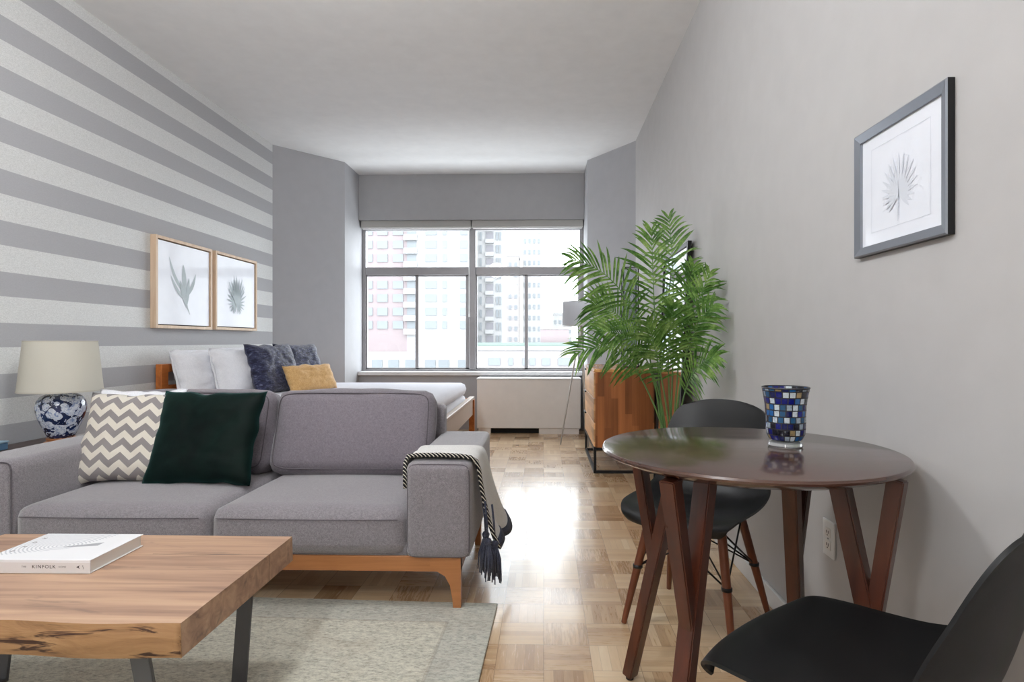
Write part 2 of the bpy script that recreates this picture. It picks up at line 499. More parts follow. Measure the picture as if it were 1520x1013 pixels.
def m_clear():
    n = N('clear_glass')
    t = n.n('ShaderNodeBsdfTransparent'); t.inputs[0].default_value = (.93, .96, .97, 1)
    g = n.n('ShaderNodeBsdfGlossy'); g.inputs['Roughness'].default_value = .03
    m2 = n.n('ShaderNodeMixShader'); m2.inputs[0].default_value = .12
    n.t.links.new(t.outputs[0], m2.inputs[1]); n.t.links.new(g.outputs[0], m2.inputs[2])
    n.t.links.new(m2.outputs[0], n.out.inputs['Surface'])
    return n.mat

# ------------------------------------------------------------------ light levels
SKY = 8.5            # radiance of the overcast sky
PANE_HAZE = .02  # share of the bright veil mixed into the panes
FILL_LAMPS = (64, 80, 100)  # watts of the added fill globes
EXPOSURE = 0.0

# ------------------------------------------------------------------ the room
XL, XR, ZC = -2.75, .915, 3.05
YB = -3.6                                  # wall behind the viewer
def struct(name, bm, mat, label, parent=None, **kw):
    o = obj(name, bm, mat, parent, **kw)
    if parent is None: tag(o, label, name.split('_')[0], None, 'structure')
    return o
struct('floor', box(B(), XL - .1, XR + .1, YB - .1, 7.25, -.12, 0), parquet, 'block parquet floor in alternating squares of pale oak slats')
struct('ceiling', box(B(), XL - .1, XR + .1, YB - .1, 7.25, ZC, ZC + .12), ceiling_white, 'plain white painted ceiling')
struct('wall_left', box(B(), XL - .1, XL, YB, 5.89, 0, ZC), stripes, 'wall papered in horizontal grey and silver stripes')
struct('wall_right', box(B(), XR, XR + .1, YB, 5.868, 0, ZC), wall_grey, 'plain light grey wall beside the dining table')
struct('wall_back', box(B(), XL - .1, XR + .1, YB - .1, YB, 0, ZC), wall_grey, 'plain grey wall at the other end of the room')
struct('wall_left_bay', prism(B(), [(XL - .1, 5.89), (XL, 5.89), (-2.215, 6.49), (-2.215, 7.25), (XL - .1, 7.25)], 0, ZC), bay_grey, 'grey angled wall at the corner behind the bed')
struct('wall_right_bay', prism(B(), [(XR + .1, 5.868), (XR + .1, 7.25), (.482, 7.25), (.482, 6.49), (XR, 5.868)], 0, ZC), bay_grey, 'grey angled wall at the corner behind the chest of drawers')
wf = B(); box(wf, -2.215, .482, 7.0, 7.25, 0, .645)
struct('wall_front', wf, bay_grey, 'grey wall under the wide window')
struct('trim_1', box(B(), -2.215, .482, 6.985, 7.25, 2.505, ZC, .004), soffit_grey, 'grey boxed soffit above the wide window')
struct('baseboard_right', box(B(), XR - .014, XR, YB, 5.868, 0, .075, .004), trim_white, 'white baseboard along the grey wall')
struct('baseboard_left', box(B(), XL, XL + .014, YB, 5.89, 0, .075, .004), trim_white, 'white baseboard along the striped wall')

# window
WY = 7.15
win = bpy.data.objects.new('window_1', None); COL.objects.link(win); win.location = (0, WY, .69)
tag(win, 'wide aluminium window of two fixed upper panes over four sliding panes', 'window', None, 'structure')
f = B()
def fr(x0, x1, z0, z1, y0=-.035, y1=.035, bev=.004): box(f, x0, x1, y0, y1, z0 - .69, z1 - .69, bev, 1)
fr(-2.213, -2.172, .69, 2.505); fr(.436, .480, .69, 2.505)                 # jambs
fr(-2.172, .436, 2.405, 2.505); fr(-2.172, .436, .69, .713)                # head, foot
fr(-.902, -.825, .713, 2.405, -.05, .04)                                    # mullion
fr(-2.172, -.902, 1.862, 1.955); fr(-.825, .436, 1.862, 1.955)             # transoms
obj('window_frame', f, alu, win)
for x0, x1 in ((-2.172, -1.524), (-1.566, -.902), (-.825, -.189), (-.230, .436)):
    k = B(); yo = -.012 if x0 in (-2.172, -.825) else .014
    a = .022 if x0 != -1.566 else .022
    xr = x1
    box(k, x0, x0 + .042, yo - .012, yo + .012, .023, 1.172, .003, 1) if x0 in (-1.566, -.230) else box(k, x0, x0 + .018, yo - .012, yo + .012, .023, 1.172, .003, 1)
    box(k, x1 - .042, x1, yo - .012, yo + .012, .023, 1.172, .003, 1) if x0 in (-2.172, -.825) else box(k, x1 - (.05 if x0 == -1.566 else .02), x1, yo - .012, yo + .012, .023, 1.172, .003, 1)
    box(k, x0, x1, yo - .012, yo + .012, .023, .04, .003, 1); box(k, x0, x1, yo - .012, yo + .012, 1.155, 1.172, .003, 1)
    sash = obj('sash', k, alu, win)
    if x0 in (-1.566, -.230):
        h = B(); box(h, x0 + .004, x0 + .016, yo - .03, yo - .012, .40, .46, .004, 1); obj('latch', h, alu, sash)
pane_mat = m_pane()
for x0, x1, z0, z1, yo in ((-2.172, -.902, 1.955, 2.405, 0), (-.825, .436, 1.955, 2.405, 0), (-2.172, -1.524, .72, 1.86, -.012), (-1.566, -.902, .72, 1.86, .014), (-.825, -.189, .72, 1.86, -.012), (-.230, .436, .72, 1.86, .014)):
    g = B(); vs = [g.verts.new(c) for c in ((x0, yo, z0 - .69), (x1, yo, z0 - .69), (x1, yo, z1 - .69), (x0, yo, z1 - .69))]; g.faces.new(vs)
    obj('pane', g, pane_mat, win)
sill = struct('trim_2', box(B(), -2.213, .480, 6.935, 7.115, .647, .690, .006), trim_white, 'white window sill above the heater cabinet')

# roller blinds rolled up at the window head
blind_mat = plain('blind_vinyl', lin(168, 167, 163), .6)
def blind(x0, x1, label, wand):
    t = thing('roller_blind', label, 'blind', ((x0 + x1) / 2, 7.05, 2.505), 0, 'roller blinds rolled up over the window')
    w = (x1 - x0) / 2
    obj('cassette', box(B(), -w, w, -.035, .04, -.085, 0, .008), blind_mat, t)
    obj('bottom_rail', box(B(), -w + .01, w - .01, -.012, .012, -.098, -.085, .003), trim_white, t)
    if wand:
        b = B(); tube(b, [(w - .02, -.03, -.08), (w - .02, -.032, -1.12)], .006, 8); tube(b, [(w - .02, -.032, -1.12), (w - .02, -.032, -1.16)], .009, 8)
        obj('wand', b, trim_white, t)
    return t
blind(-2.20, -.872, 'rolled-up grey roller blind with a thin white wand hanging from it', True)
blind(-.860, .47, 'rolled-up grey roller blind without a wand, above the floor lamp', False)

# heater cabinet
t = thing('heater_cabinet', 'cream metal heater cabinet below the window sill', 'heater', (-.17, 6.82, 0))
obj('cabinet', box(B(), -.587, .588, -.17, .178, .066, .618, .006), enamel, t)
obj('top_panel', box(B(), -.592, .593, -.178, .178, .618, .634, .004), trim_white, t)
obj('plinth', box(B(), -.57, -.433, -.15, .178, 0, .066), enamel, t); obj('plinth', box(B(), .117, .57, -.15, .178, 0, .066), enamel, t)
obj('air_slot', box(B(), -.433, .117, -.09, .178, 0.001, .066), black, t)

# power outlet
t = thing('power_outlet', 'white double power outlet on the grey wall beneath the table edge', 'outlet', (XR, 1.90, .428))
obj('cover_plate', box(B(), -.007, -.0005, -.038, .038, -.058, .058, .003), trim_white, t)
for dz in (-.02, .02):
    r = obj('socket', box(B(), -.0095, -.007, -.017, .017, dz - .0145, dz + .0145, .002), enamel, t)
    b = B()
    for dy in (-.006, .006): box(b, -.0103, -.0095, dy - .001, dy + .001, dz - .003, dz + .006)
    box(b, -.0103, -.0095, -.002, .002, dz - .010, dz - .006)
    obj('slots', b, black, r)
b = B()
for dz in (-.047, .047): lathe(b, [(0, 0), (.003, 0), (.003, .001), (0, .001)], 10)
b.free()
obj('screw', box(B(), -.0085, -.007, -.0025, .0025, -.0025 + 0, .0025, .001), gunmetal, t)

# ------------------------------------------------------------------ sofa
sofa = thing('sofa', 'grey upholstered two-seat sofa with a low oak frame', 'sofa', (-1.32, 2.70, 0))
SX = lambda x: x + 1.32
SY = lambda y: y - 2.70
def at_box(bm, x, y, z, rot=None):
    m = Matrix.Translation((x, y, z)) @ (rot or Matrix())
    bmesh.ops.transform(bm, matrix=m, verts=bm.verts); return bm
# oak rails and legs
r = B()
box(r, SX(-2.30), SX(-.325), SY(2.30), SY(2.335), .150, .212, .004)
box(r, SX(-2.30), SX(-.325), SY(3.03), SY(3.065), .150, .212, .004)
box(r, SX(-2.30), SX(-2.265), SY(2.32), SY(3.05), .150, .212, .004); box(r, SX(-.36), SX(-.325), SY(2.32), SY(3.05), .150, .212, .004)
obj('base_frame', r, sofa_wood, sofa)
for sx in (-1, 1):
    for sy in (-1, 1):
        l = B(); cx = SX(-.345) if sx > 0 else SX(-2.28); cy = SY(2.315) if sy < 0 else SY(3.05)
        # tapered leg whose inner edge flares in a curve into the rail
        prof = [(.0112 if sy < 0 else 0, .030), (.05, .034), (.10, .043), (.135, .062), (.152, .090), (.165, .12), (.212, .12)]
        rings = []
        for z, w in prof:
            xo = cx + sx * .020; xi = xo - sx * w; d = .018 + .004 * (z / .2)
            rings.append([l.verts.new(p) for p in ((xo - sx * (.004 if z < .01 else 0), cy - d, z), (xi, cy - d, z), (xi, cy + d, z), (xo, cy + d, z))])
        for a, b2 in zip(rings, rings[1:]):
            for k in range(4): l.faces.new((a[k], a[(k + 1) % 4], b2[(k + 1) % 4], b2[k]))
        l.faces.new(rings[0]); l.faces.new(rings[-1])
        obj('leg', l, sofa_wood, sofa)
# arms
for x0, x1, rr in ((-.536, -.284, .022), (-2.36, -2.108, .035)):
    a = soft_box(x1 - x0, .84, .37, rr, 16, (.004, .003, .004))
    at_box(a, SX((x0 + x1) / 2), SY(2.69), .397)
    arm = obj('arm', a, sofa_grey, sofa, True)
    s = B(); w = (x1 - x0) / 2 - .006; yy = -.412; zz = .397
    ring = []
    for k in range(40):
        an = 2 * PI * k / 40; c, sn = math.cos(an), math.sin(an)
        px = math.copysign(abs(c) ** .22, c) * w; pz = math.copysign(abs(sn) ** .16, sn) * .180
        ring.append((SX((x0 + x1) / 2) + px, SY(2.69) + yy, zz + pz))
    tube(s, ring, .003, 6, closed=True); obj('seam', s, seam_dark, arm, True)
# backrest panel
a = soft_box(1.62, .09, .55, .025, 14, (0, .004, .002)); at_box(a, SX(-1.32), SY(3.06), .455)
obj('backrest', a, sofa_grey, sofa, True)
# seat platform and cushions
obj('seat_deck', box(B(), SX(-2.11), SX(-.535), SY(2.30), SY(3.02), .212, .262, .006), sofa_grey, sofa)
for x0, x1, sd in ((-2.106, -1.324, 1), (-1.316, -.537, 5)):
    a = soft_box(x1 - x0, .745, .185, .045, 18, (0.0, .010, .016), .003, 5, sd)
    at_box(a, SX((x0 + x1) / 2), SY(2.645), .308)
    c = obj('seat_cushion', a, sofa_grey, sofa, True)
    s = B(); tube(s, [(SX(x0) + .03 + (x1 - x0 - .06) * k / 20, SY(2.2715) - .009 * (1 - (2 * k / 20 - 1) ** 2), .362) for k in range(21)], .0022, 6)
    obj('seam', s, seam_dark, c, True)
for x0, x1, sd in ((-2.09, -1.345, 2), (-1.335, -.545, 8)):
    a = soft_box(x1 - x0, .15, .415, .05, 22, (.006, .028, .012), .012, 5, sd)
    at_box(a, SX((x0 + x1) / 2), SY(2.915), .600, Matrix.Rotation(math.radians(-17), 4, 'X'))
    c = obj('back_cushion', a, sofa_cush, sofa, True)
    s = B(); R_ = Matrix.Translation((SX((x0 + x1) / 2), SY(2.915), .600)) @ Matrix.Rotation(math.radians(-17), 4, 'X')
    ring = []
    for k in range(56):
        an = 2 * PI * k / 56; cc, sn = math.cos(an), math.sin(an)
        ring.append(R_ @ Vector((math.copysign(abs(cc) ** .2, cc) * ((x1 - x0) / 2 - .022), -.069, math.copysign(abs(sn) ** .2, sn) * .186)))
    tube(s, ring, .003, 6, closed=True); obj('seam', s, seam_dark, c, True)

# cushions on the sofa
def cushion(name, label, cat, w, h, t, loc, lean, rz, mat, group=None, seed=0, wr=.006, pinch=.07):
    o = obj(name, pillow(w, h, t, 28, pinch, wr, seed), mat, None, True, loc, (math.radians(-lean), 0, rz))
    return tag(o, label, cat, group)
SCU = 'scatter cushions on the sofa'
cushion('scatter_cushion', 'plain off-white cushion tucked behind the zigzag and green cushions', 'cushion', .43, .43, .05, (-1.965, 2.722, .412), 17, .03, white_linen, SCU, 3)
cushion('scatter_cushion', 'grey and cream zigzag patterned cushion next to the sofa arm', 'cushion', .46, .43, .12, (-1.925, 2.63, .408), 20, .06, chevron, SCU, 11, .005)
cushion('scatter_cushion', 'dark green velvet cushion leaning on the grey sofa', 'cushion', .50, .445, .13, (-1.565, 2.60, .408), 22, -.02, green_velvet, SCU, 23, .007, .06)

# throw blanket over the sofa arm
def m_throw():
    n = N('grey_throw'); o = n.obj()
    w = n.noise(o, 320, 3)
    c = n.ramp(w, [(.3, lin(200, 198, 195)), (.7, lin(230, 228, 225))])
    n.bsdf(c, .95, 0, n.bump(w, .3, .003), sheen=.2, spec=.15)
    return n.mat
throw = thing('throw_blanket', 'pale grey throw blanket with dark tassels draped over the sofa arm', 'blanket', (-.41, 2.45, .58))
path = [(-.550, .470), (-.551, .53), (-.549, .572), (-.538, .592), (-.50, .597), (-.41, .600), (-.33, .599), (-.288, .594), (-.270, .578), (-.263, .54), (-.258, .47), (-.250, .40), (-.240, .33), (-.228, .27), (-.215, .22)]
NT = 22
def throw_pt(i, tt, off=0):
    x, z = path[i]; k = max(0, i - 7) / 7.; kin = max(0, 2 - i) / 2.
    y0 = 2.325 - .0 * k + .05 * k; y1 = 2.60 + .17 * k
    if i < 7: y1 = 2.58 + .02 * math.sin(i)
    y = y0 + (y1 + .06 * k - y0) * tt
    x += k * (.022 * math.sin(tt * 9 + .6) + .020 * tt + .02) * (k ** .7) + off
    if i >= 13: z += .03 * math.sin(tt * 7.) - .02 * tt
    z += .0035 * math.sin(tt * 14 + i * .6) * (1 if 3 <= i <= 8 else 0) + (.002 if 3 <= i <= 8 else 0)
    return Vector((x + .41, y - 2.45, z - .58))
b = B(); g = [[b.verts.new(throw_pt(i, j / NT)) for j in range(NT + 1)] for i in range(len(path))]
for i in range(len(path) - 1):
    for j in range(NT): b.faces.new((g[i][j], g[i + 1][j], g[i + 1][j + 1], g[i][j + 1]))
cl = obj('cloth', b, m_throw(), throw, True)
md = cl.modifiers.new('s', 'SOLIDIFY'); md.thickness = .005; md.offset = 1
md = cl.modifiers.new('u', 'SUBSURF'); md.levels = 1; md.render_levels = 2
def m_braid():
    n = N('black_white_braid'); s = n.sep(n.pos())
    f = n.math('FRACT', n.math('MULTIPLY', n.math('ADD', n.math('ADD', s[0], s[1]), s[2]), 62))
    n.bsdf(n.mix(n.math('LESS_THAN', f, .70), lin(220, 214, 200), lin(12, 12, 18)), .9)
    return n.mat
braid = m_braid()
b = B(); tube(b, [throw_pt(i, 0) + Vector((.002 * (i > 7), -.004, .004)) for i in range(len(path))], .0088, 8)
obj('trim', b, braid, throw, True)
fringe = fabric('navy_yarn', lin(40, 42, 56), lin(74, 76, 92), 300, .95, .2, .6)
b = B()
for j in range(NT * 3 + 1):
    tt = j / (NT * 3.); p = throw_pt(len(path) - 1, tt); q = throw_pt(len(path) - 2, tt)
    d = (p - q).normalized(); tube(b, [q + (p - q) * .35 + Vector((.006, 0, 0)), p + d * .004 + Vector((.006, 0, 0))], .0042, 5)
obj('fringe_band', b, fringe, throw, True)
def tassel(px, py, ztop, zknot, ln, seed):
    rnd = random.Random(seed); b = B()
    tube(b, [(px - .012, py, ztop), (px - .004, py, (ztop + zknot) / 2), (px, py, zknot)], .0045, 6)
    lathe(b, [(0, .012), (.010, .010), (.016, .0), (.013, -.012), (.010, -.016), (.015, -.022)], 14, (px, py, zknot))
    for k in range(46):
        an = rnd.random() * 2 * PI; rr = .012 * math.sqrt(rnd.random()); r2 = rr * rnd.uniform(1.6, 2.5) + .004
        l = ln * rnd.uniform(.82, 1.05)
        tube(b, [(px + rr * math.cos(an) * .8, py + rr * math.sin(an) * .8, zknot - .014), (px + r2 * math.cos(an), py + r2 * math.sin(an), zknot - l * .5), (px + r2 * 1.15 * math.cos(an), py + r2 * 1.15 * math.sin(an), zknot - l)], [.0032, .0034, .0024], 5)
    obj('tassel', b, fringe, throw, True)
for px, py, zt, zk, ln, sd in ((-.222, 2.335, .42, .262, .135, 1), (-.196, 2.362, .40, .245, .150, 2), (-.235, 2.38, .40, .275, .13, 3)):
    tassel(px + .41, py - 2.45, zt - .58, zk - .58, ln, sd)

# ------------------------------------------------------------------ rug, coffee table, book
rug = obj('area_rug', box(B(), -1.3, 1.3, -.85, .85, 0, .010, .003), m_rug(), None, False, (-1.51, 1.535, .0005), (0, 0, math.radians(-1.8)))
tag(rug, 'faded grey beige area rug under the coffee table', 'rug')
ct = thing('coffee_table', 'live-edge wooden slab coffee table on flat metal legs', 'coffee table', (-1.30, 1.60, .011))
CZ0, CZ1 = .330, .410                # slab underside and top, above the rug
b = B(); nx, ny = 40, 4
front = lambda x: -.302 + .012 * math.sin(x * 9 + .5) + .010 * math.sin(x * 23) * .5 + .02 * max(0, .48 - abs(x) > .4)
front = lambda x: -.300 - .006 * math.sin(x * 5.2 - .3) + .004 * math.sin(x * 17) - .0 + (.022 * max(0, -x))
rows = []
for i in range(nx + 1):
    x = -.48 + .96 * i / nx; xs = x * 1.0
    yf = front(x); rows.append([b.verts.new((xs, yf + .008, CZ1)), b.verts.new((xs, .296, CZ1)), b.verts.new((xs, .300, CZ0)), b.verts.new((xs, yf + .012, CZ0))])
for a, c in zip(rows, rows[1:]):
    b.faces.new((a[0], c[0], c[1], a[1])); b.faces.new((a[1], c[1], c[2], a[2])); b.faces.new((a[2], c[2], c[3], a[3]))
b.faces.new(rows[0]); b.faces.new(rows[-1]); b.faces.new([])if False else None
slab = obj('slab_top', b, m_slab(), ct)
b = B(); er = []
for i in range(81):
    x = -.4802 + .9604 * i / 80; yf = front(x); col = []
    for k in range(7):
        s = k / 6; bulge = .010 * math.sin(PI * s) + .003 * mnoise.noise(Vector((x * 30, s * 4, 1)))
        if k in (0, 6): bulge = 0
        col.append(b.verts.new((x, yf + .008 * (1 - s) + .012 * s - bulge - .0008, CZ1 + .0006 + (CZ0 - CZ1 - .001) * s)))
    er.append(col)
for a, c in zip(er, er[1:]):
    for k in range(6): b.faces.new((a[k], a[k + 1], c[k + 1], c[k]))
for q in (er[0], er[-1]): b.faces.new(q)
obj('bark_edge', b, m_bark(), slab, True)
for x in (.373, -.372):
    b = B(); W = .045; T = .010
    bar(b, (x, -.255, CZ0 - .004), (x, -.19, .008), T, W, side=(0, 1, 0), bev=.001) if False else None
    bar(b, (x, -.275, CZ0), (x, -.200, .006), W, T, side=(1, 0, 0), bev=.001)
    bar(b, (x, .215, CZ0), (x, .165, .006), W, T, side=(1, 0, 0), bev=.001)
    bar(b, (x, -.204, .0055), (x, .170, .0055), W, .011, side=(1, 0, 0), bev=.001)
    bar(b, (x, -.285, CZ0 - .004), (x, .22, CZ0 - .004), W, .007, side=(1, 0, 0), bev=.001)
    obj('leg', b, gunmetal, ct)

def m_cover():
    n = N('book_cover'); s = n.sep(n.obj())
    # fan of fine curved lines over the far part of the cover, a dark wedge below it
    x, y = s[0], s[1]
    dx, dy = n.math('ADD', x, .02), n.math('SUBTRACT', y, .0)
    rr = n.math('SQRT', n.math('ADD', n.math('MULTIPLY', dx, dx), n.math('MULTIPLY', n.math('MULTIPLY', dy, dy), 2)))
    rings = n.math('FRACT', n.math('MULTIPLY', rr, 95))
    ln = n.math('LESS_THAN', rings, .4)
    region = n.math('MULTIPLY', n.math('GREATER_THAN', n.math('SUBTRACT', y, n.math('MULTIPLY', x, .35)), -.03), n.math('LESS_THAN', n.math('ADD', x, n.math('MULTIPLY', y, -.5)), .03))
    c = n.mix(n.math('MULTIPLY', n.math('MULTIPLY', ln, region), .6), lin(234, 234, 236), lin(168, 172, 180))
    wedge = n.math('MULTIPLY', n.math('MULTIPLY', n.math('GREATER_THAN', x, -.005), n.math('LESS_THAN', x, .085)), n.math('LESS_THAN', n.math('ABSOLUTE', n.math('SUBTRACT', y, n.math('ADD', n.math('MULTIPLY', x, .30), -.008))), n.math('ADD', .004, n.math('MULTIPLY', x, .12))))
    c = n.mix(n.math('MULTIPLY', wedge, .75), c, lin(120, 122, 130))
    top = n.math('GREATER_THAN', s[2], .03)
    c = n.mix(top, lin(222, 219, 218), c)
    n.bsdf(c, .4)
    return n.mat
bk = thing('book', 'white hardcover book lying on the wooden coffee table', 'book', (-1.392, 1.684, CZ1 + .0115), math.radians(0.6))
cover = m_cover()
b = B(); box(b, -.15, .15, -.108, .108, .0345, .0375, .001, 1); box(b, -.15, .15, -.108, .108, 0, .003, .001, 1); box(b, -.15, .15, -.110, -.106, 0, .0375, .001, 1)
obj('cover', b, cover, bk)
def m_pages():
    n = N('page_edges'); z = n.sep(n.obj())[2]
    n.bsdf(n.mix(n.math('MULTIPLY', n.math('FRACT', n.math('MULTIPLY', z, 900)), .25), lin(240, 238, 232), lin(190, 188, 182)), .8)
    return n.mat
obj('pages', box(B(), -.145, .144, -.106, .104, .003, .0345), m_pages(), bk)
def lettering(txt, size, mat, parent, loc, rot, name='lettering', sx=1):
    cu = bpy.data.curves.new(name, 'FONT'); cu.body = txt; cu.size = size; cu.extrude = .00015; cu.align_x = 'LEFT'; cu.align_y = 'CENTER'; cu.space_character = sx
    tmp = bpy.data.objects.new(name + '_tmp', cu); COL.objects.link(tmp)
    dg = bpy.context.evaluated_depsgraph_get(); dg.update()
    me = bpy.data.meshes.new_from_object(tmp.evaluated_get(dg)); me.name = name
    bpy.data.objects.remove(tmp); me.materials.clear()
    return obj(name, me, mat, parent, False, loc, rot)
ink = plain('ink', lin(70, 66, 66), .6); ink_light = plain('ink_light', lin(130, 126, 124), .6)
FZ = (PI / 2, 0, 0)
lettering('THE', .0065, ink_light, bk, (-.048 + .008, -.1104, .0185), FZ, sx=1.2)
lettering('KINFOLK', .0135, ink, bk, (-.019 + .008, -.1104, .0185), FZ, sx=1.25)
lettering('HOME', .0065, ink_light, bk, (.055 + .008, -.1104, .0185), FZ, sx=1.25)
b = B(); vs = [b.verts.new(p) for p in ((.112, -.1105, .0185), (.122, -.1105, .0235), (.119, -.1105, .0185), (.122, -.1105, .0135))]; b.faces.new(vs)
obj('emblem', b, ink, bk)
b = B(); [tube(b, [(.131 + .0012 * math.sin(k), -.1104, .013 + .0018 * k) for k in range(7)], .0006, 5)]; obj('emblem', b, ink_light, bk)
for k, ch in enumerate('HOME'):
    lettering(ch, .016, ink_light, bk, (-.128, .062 - k * .036, .0377), (0, 0, 0))

# ------------------------------------------------------------------ side table, lamp, blue box
st = thing('side_table', 'dark brown side table between the sofa arm and the striped wall', 'side table', (-2.552, 2.93, 0))
sidewood = wood('side_table_wood', lin(58, 44, 42), lin(92, 74, 68), axis=1, rough=.35)
obj('table_top', box(B(), -.18, .18, -.28, .28, .505, .530, .004), sidewood, st)
for sx in (-1, 1):
    for sy in (-1, 1):
        obj('leg', box(B(), sx * .16 - .015, sx * .16 + .015, sy * .26 - .015, sy * .26 + .015, 0, .505, .003), sidewood, st)
obj('shelf', box(B(), -.165, .165, -.265, .265, .17, .19, .003), sidewood, st)
lamp = thing('table_lamp', 'table lamp with an off-white drum shade on a blue and white china jar', 'lamp', (-2.474, 2.95, .531))
b = B(); lathe(b, [(0, 0), (.088, 0), (.092, .006), (.090, .014), (.078, .018), (.074, .022), (.080, .027), (.078, .034), (0, .034)], 48); obj('base', b, sofa_wood, lamp, True, auto=40)
b = B(); prof = [(.060, .034), (.068, .04), (.082, .065), (.100, .10), (.116, .135), (.126, .17), (.128, .195), (.122, .22), (.104, .243), (.078, .256), (.050, .262), (.03, .264), (0, .264)]
lathe(b, prof, 56); obj('jar', b, m_china(), lamp, True)
b = B(); lathe(b, [(.022, .262), (.028, .266), (.026, .272), (.014, .275), (.012, .30), (.015, .305), (.015, .36), (0, .36)], 24); obj('neck', b, gunmetal, lamp, True)
b = B(); lathe(b, [(.226, .272), (.194, .527), (.1925, .527), (.2245, .272)], 64, close=True); obj('shade', b, m_shade('cream_shade', lin(232, 229, 218)), lamp, True, auto=40)
rimm = m_shade('shade_rim', lin(222, 218, 206))
for pr_ in ([(.2275, .270), (.2275, .277), (.2235, .277), (.2235, .270)], [(.1958, .522), (.1955, .529), (.1915, .529), (.1918, .522)]): obj('shade_rim', lathe(B(), pr_, 64, close=True), rimm, lamp, True, auto=40)
b = B()
for k in range(3): tube(b, [(0, 0, .505), (.193 * math.cos(k * 2.1), .193 * math.sin(k * 2.1), .515)], .002, 6)
tube(b, [(0, 0, .36), (0, 0, .512)], .004, 8); lathe(b, [(0, .41), (.022, .415), (.03, .44), (.022, .47), (.014, .49), (0, .49)], 16); obj('harp', b, gunmetal, lamp, True)
for ch in [o for o in COL.objects if o.parent == lamp]:
    k = .84 if ch.name.startswith('jar') else .79
    for v in ch.data.vertices: v.co.x *= k; v.co.y *= k
t = thing('storage_box', 'small blue box with a pale edge lying on the dark side table', 'box', (-2.668, 2.735, .531))
bluebox = plain('blue_card', lin(78, 112, 140), .6)
obj('body', box(B(), -.06, .06, -.06, .06, 0, .034, .003), bluebox, t)
obj('lid', box(B(), -.063, .063, -.063, .063, .034, .042, .002), plain('pale_blue', lin(150, 178, 196), .6), t)

# ------------------------------------------------------------------ pictures on the striped wall
paper = plain('art_paper', lin(232, 235, 243), .5, coat=.3)
def leaf_blade(bm, base, tip, w, y, bend=0., seg=10):
    p0, p1 = Vector(base), Vector(tip); d = p1 - p0; s = Vector((-d.y, d.x)).normalized()
    L, Rr = [], []
    for k in range(seg + 1):
        q = k / seg; c = p0 + d * q + s * bend * math.sin(PI * q); ww = w * math.sin(PI * (.08 + .92 * q)) ** .8 * (1 if q < .98 else .1)
        L.append(bm.verts.new((c.x + s.x * ww, y, c.y + s.y * ww))); Rr.append(bm.verts.new((c.x - s.x * ww, y, c.y - s.y * ww)))
    for k in range(seg): bm.faces.new((L[k], L[k + 1], Rr[k + 1], Rr[k]))
def picture(name, label, loc, rz, w, h, depth, fw, fmat, leaf, inner, group=None, tone=None, wedge=False):
    """local: picture plane XZ facing -Y, base centre at loc, back on y=0"""
    t = thing(name, label, 'picture', loc, rz, group)
    b = B()
    for (x0, x1, z0, z1) in ((-w / 2, -w / 2 + fw, 0, h), (w / 2 - fw, w / 2, 0, h), (-w / 2 + fw, w / 2 - fw, 0, fw), (-w / 2 + fw, w / 2 - fw, h - fw, h)):
        if not wedge: box(b, x0, x1, -depth, 0, z0, z1, .0015, 1)
    if wedge:   # mitred, sloping profile: high at the outside, lower at the sight edge
        o = [(-w / 2, 0), (w / 2, 0), (w / 2, h), (-w / 2, h)]; i = [(-w / 2 + fw, fw), (w / 2 - fw, fw), (w / 2 - fw, h - fw), (-w / 2 + fw, h - fw)]
        lay = [(o, 0), (o, -depth), ([(x + (.004 if x < 0 else -.004), z + (.004 if z < h / 2 else -.004)) for x, z in o], -depth - .003), (i, -depth + .003), (i, -.004)]
        R = [[b.verts.new((x, y, z)) for x, z in l] for l, y in lay]
        for a, c in zip(R, R[1:]):
            for k in range(4): b.faces.new((a[k], a[(k + 1) % 4], c[(k + 1) % 4], c[k]))
    fo = obj('frame', b, fmat, t)
    if wedge:
        fo.data.materials.append(black_metal)
        for p in fo.data.polygons:
            if abs(p.normal.y) < .3 and max(abs(fo.data.vertices[v].co.x) for v in p.vertices) > w / 2 - .001 or abs(p.normal.y) < .3 and p.center.z < .001 or abs(p.normal.y) < .3 and p.center.z > h - .001: p.material_index = 1
    pd = depth - .012 if not wedge else .006
    obj('print', box(B(), -w / 2 + fw + inner, w / 2 - fw - inner, -pd, -.004, fw + inner, h - fw - inner), paper, t)
    if inner: obj('backing', box(B(), -w / 2 + .005, w / 2 - .005, -.005, -.001, .005, h - .005), seam_dark, t)
    b = B(); leaf(b, w, h, -pd - .0008); tone = tone or plain('botanical_ink_' + name, lin(192, 203, 206), .7)
    obj('botanical_drawing', b, tone, t)
    return t
def leaf_tulip(b, w, h, y):
    for k, (base, tip, ww, bd) in enumerate((((.06, .17 * h), (-.02, .55 * h), .008, .02), ((.005, .40 * h), (-.19, .80 * h), .016, .03), ((.0, .38 * h), (-.02, .74 * h), .028, 0), ((.0, .36 * h), (.14, .66 * h), .018, -.02), ((.01, .33 * h), (-.17, .59 * h), .014, .02), ((.02, .28 * h), (.05, .60 * h), .020, .0), ((.03, .24 * h), (-.06, .56 * h), .018, .01))):
        leaf_blade(b, base, tip, ww, y - .0003 * k, bd)
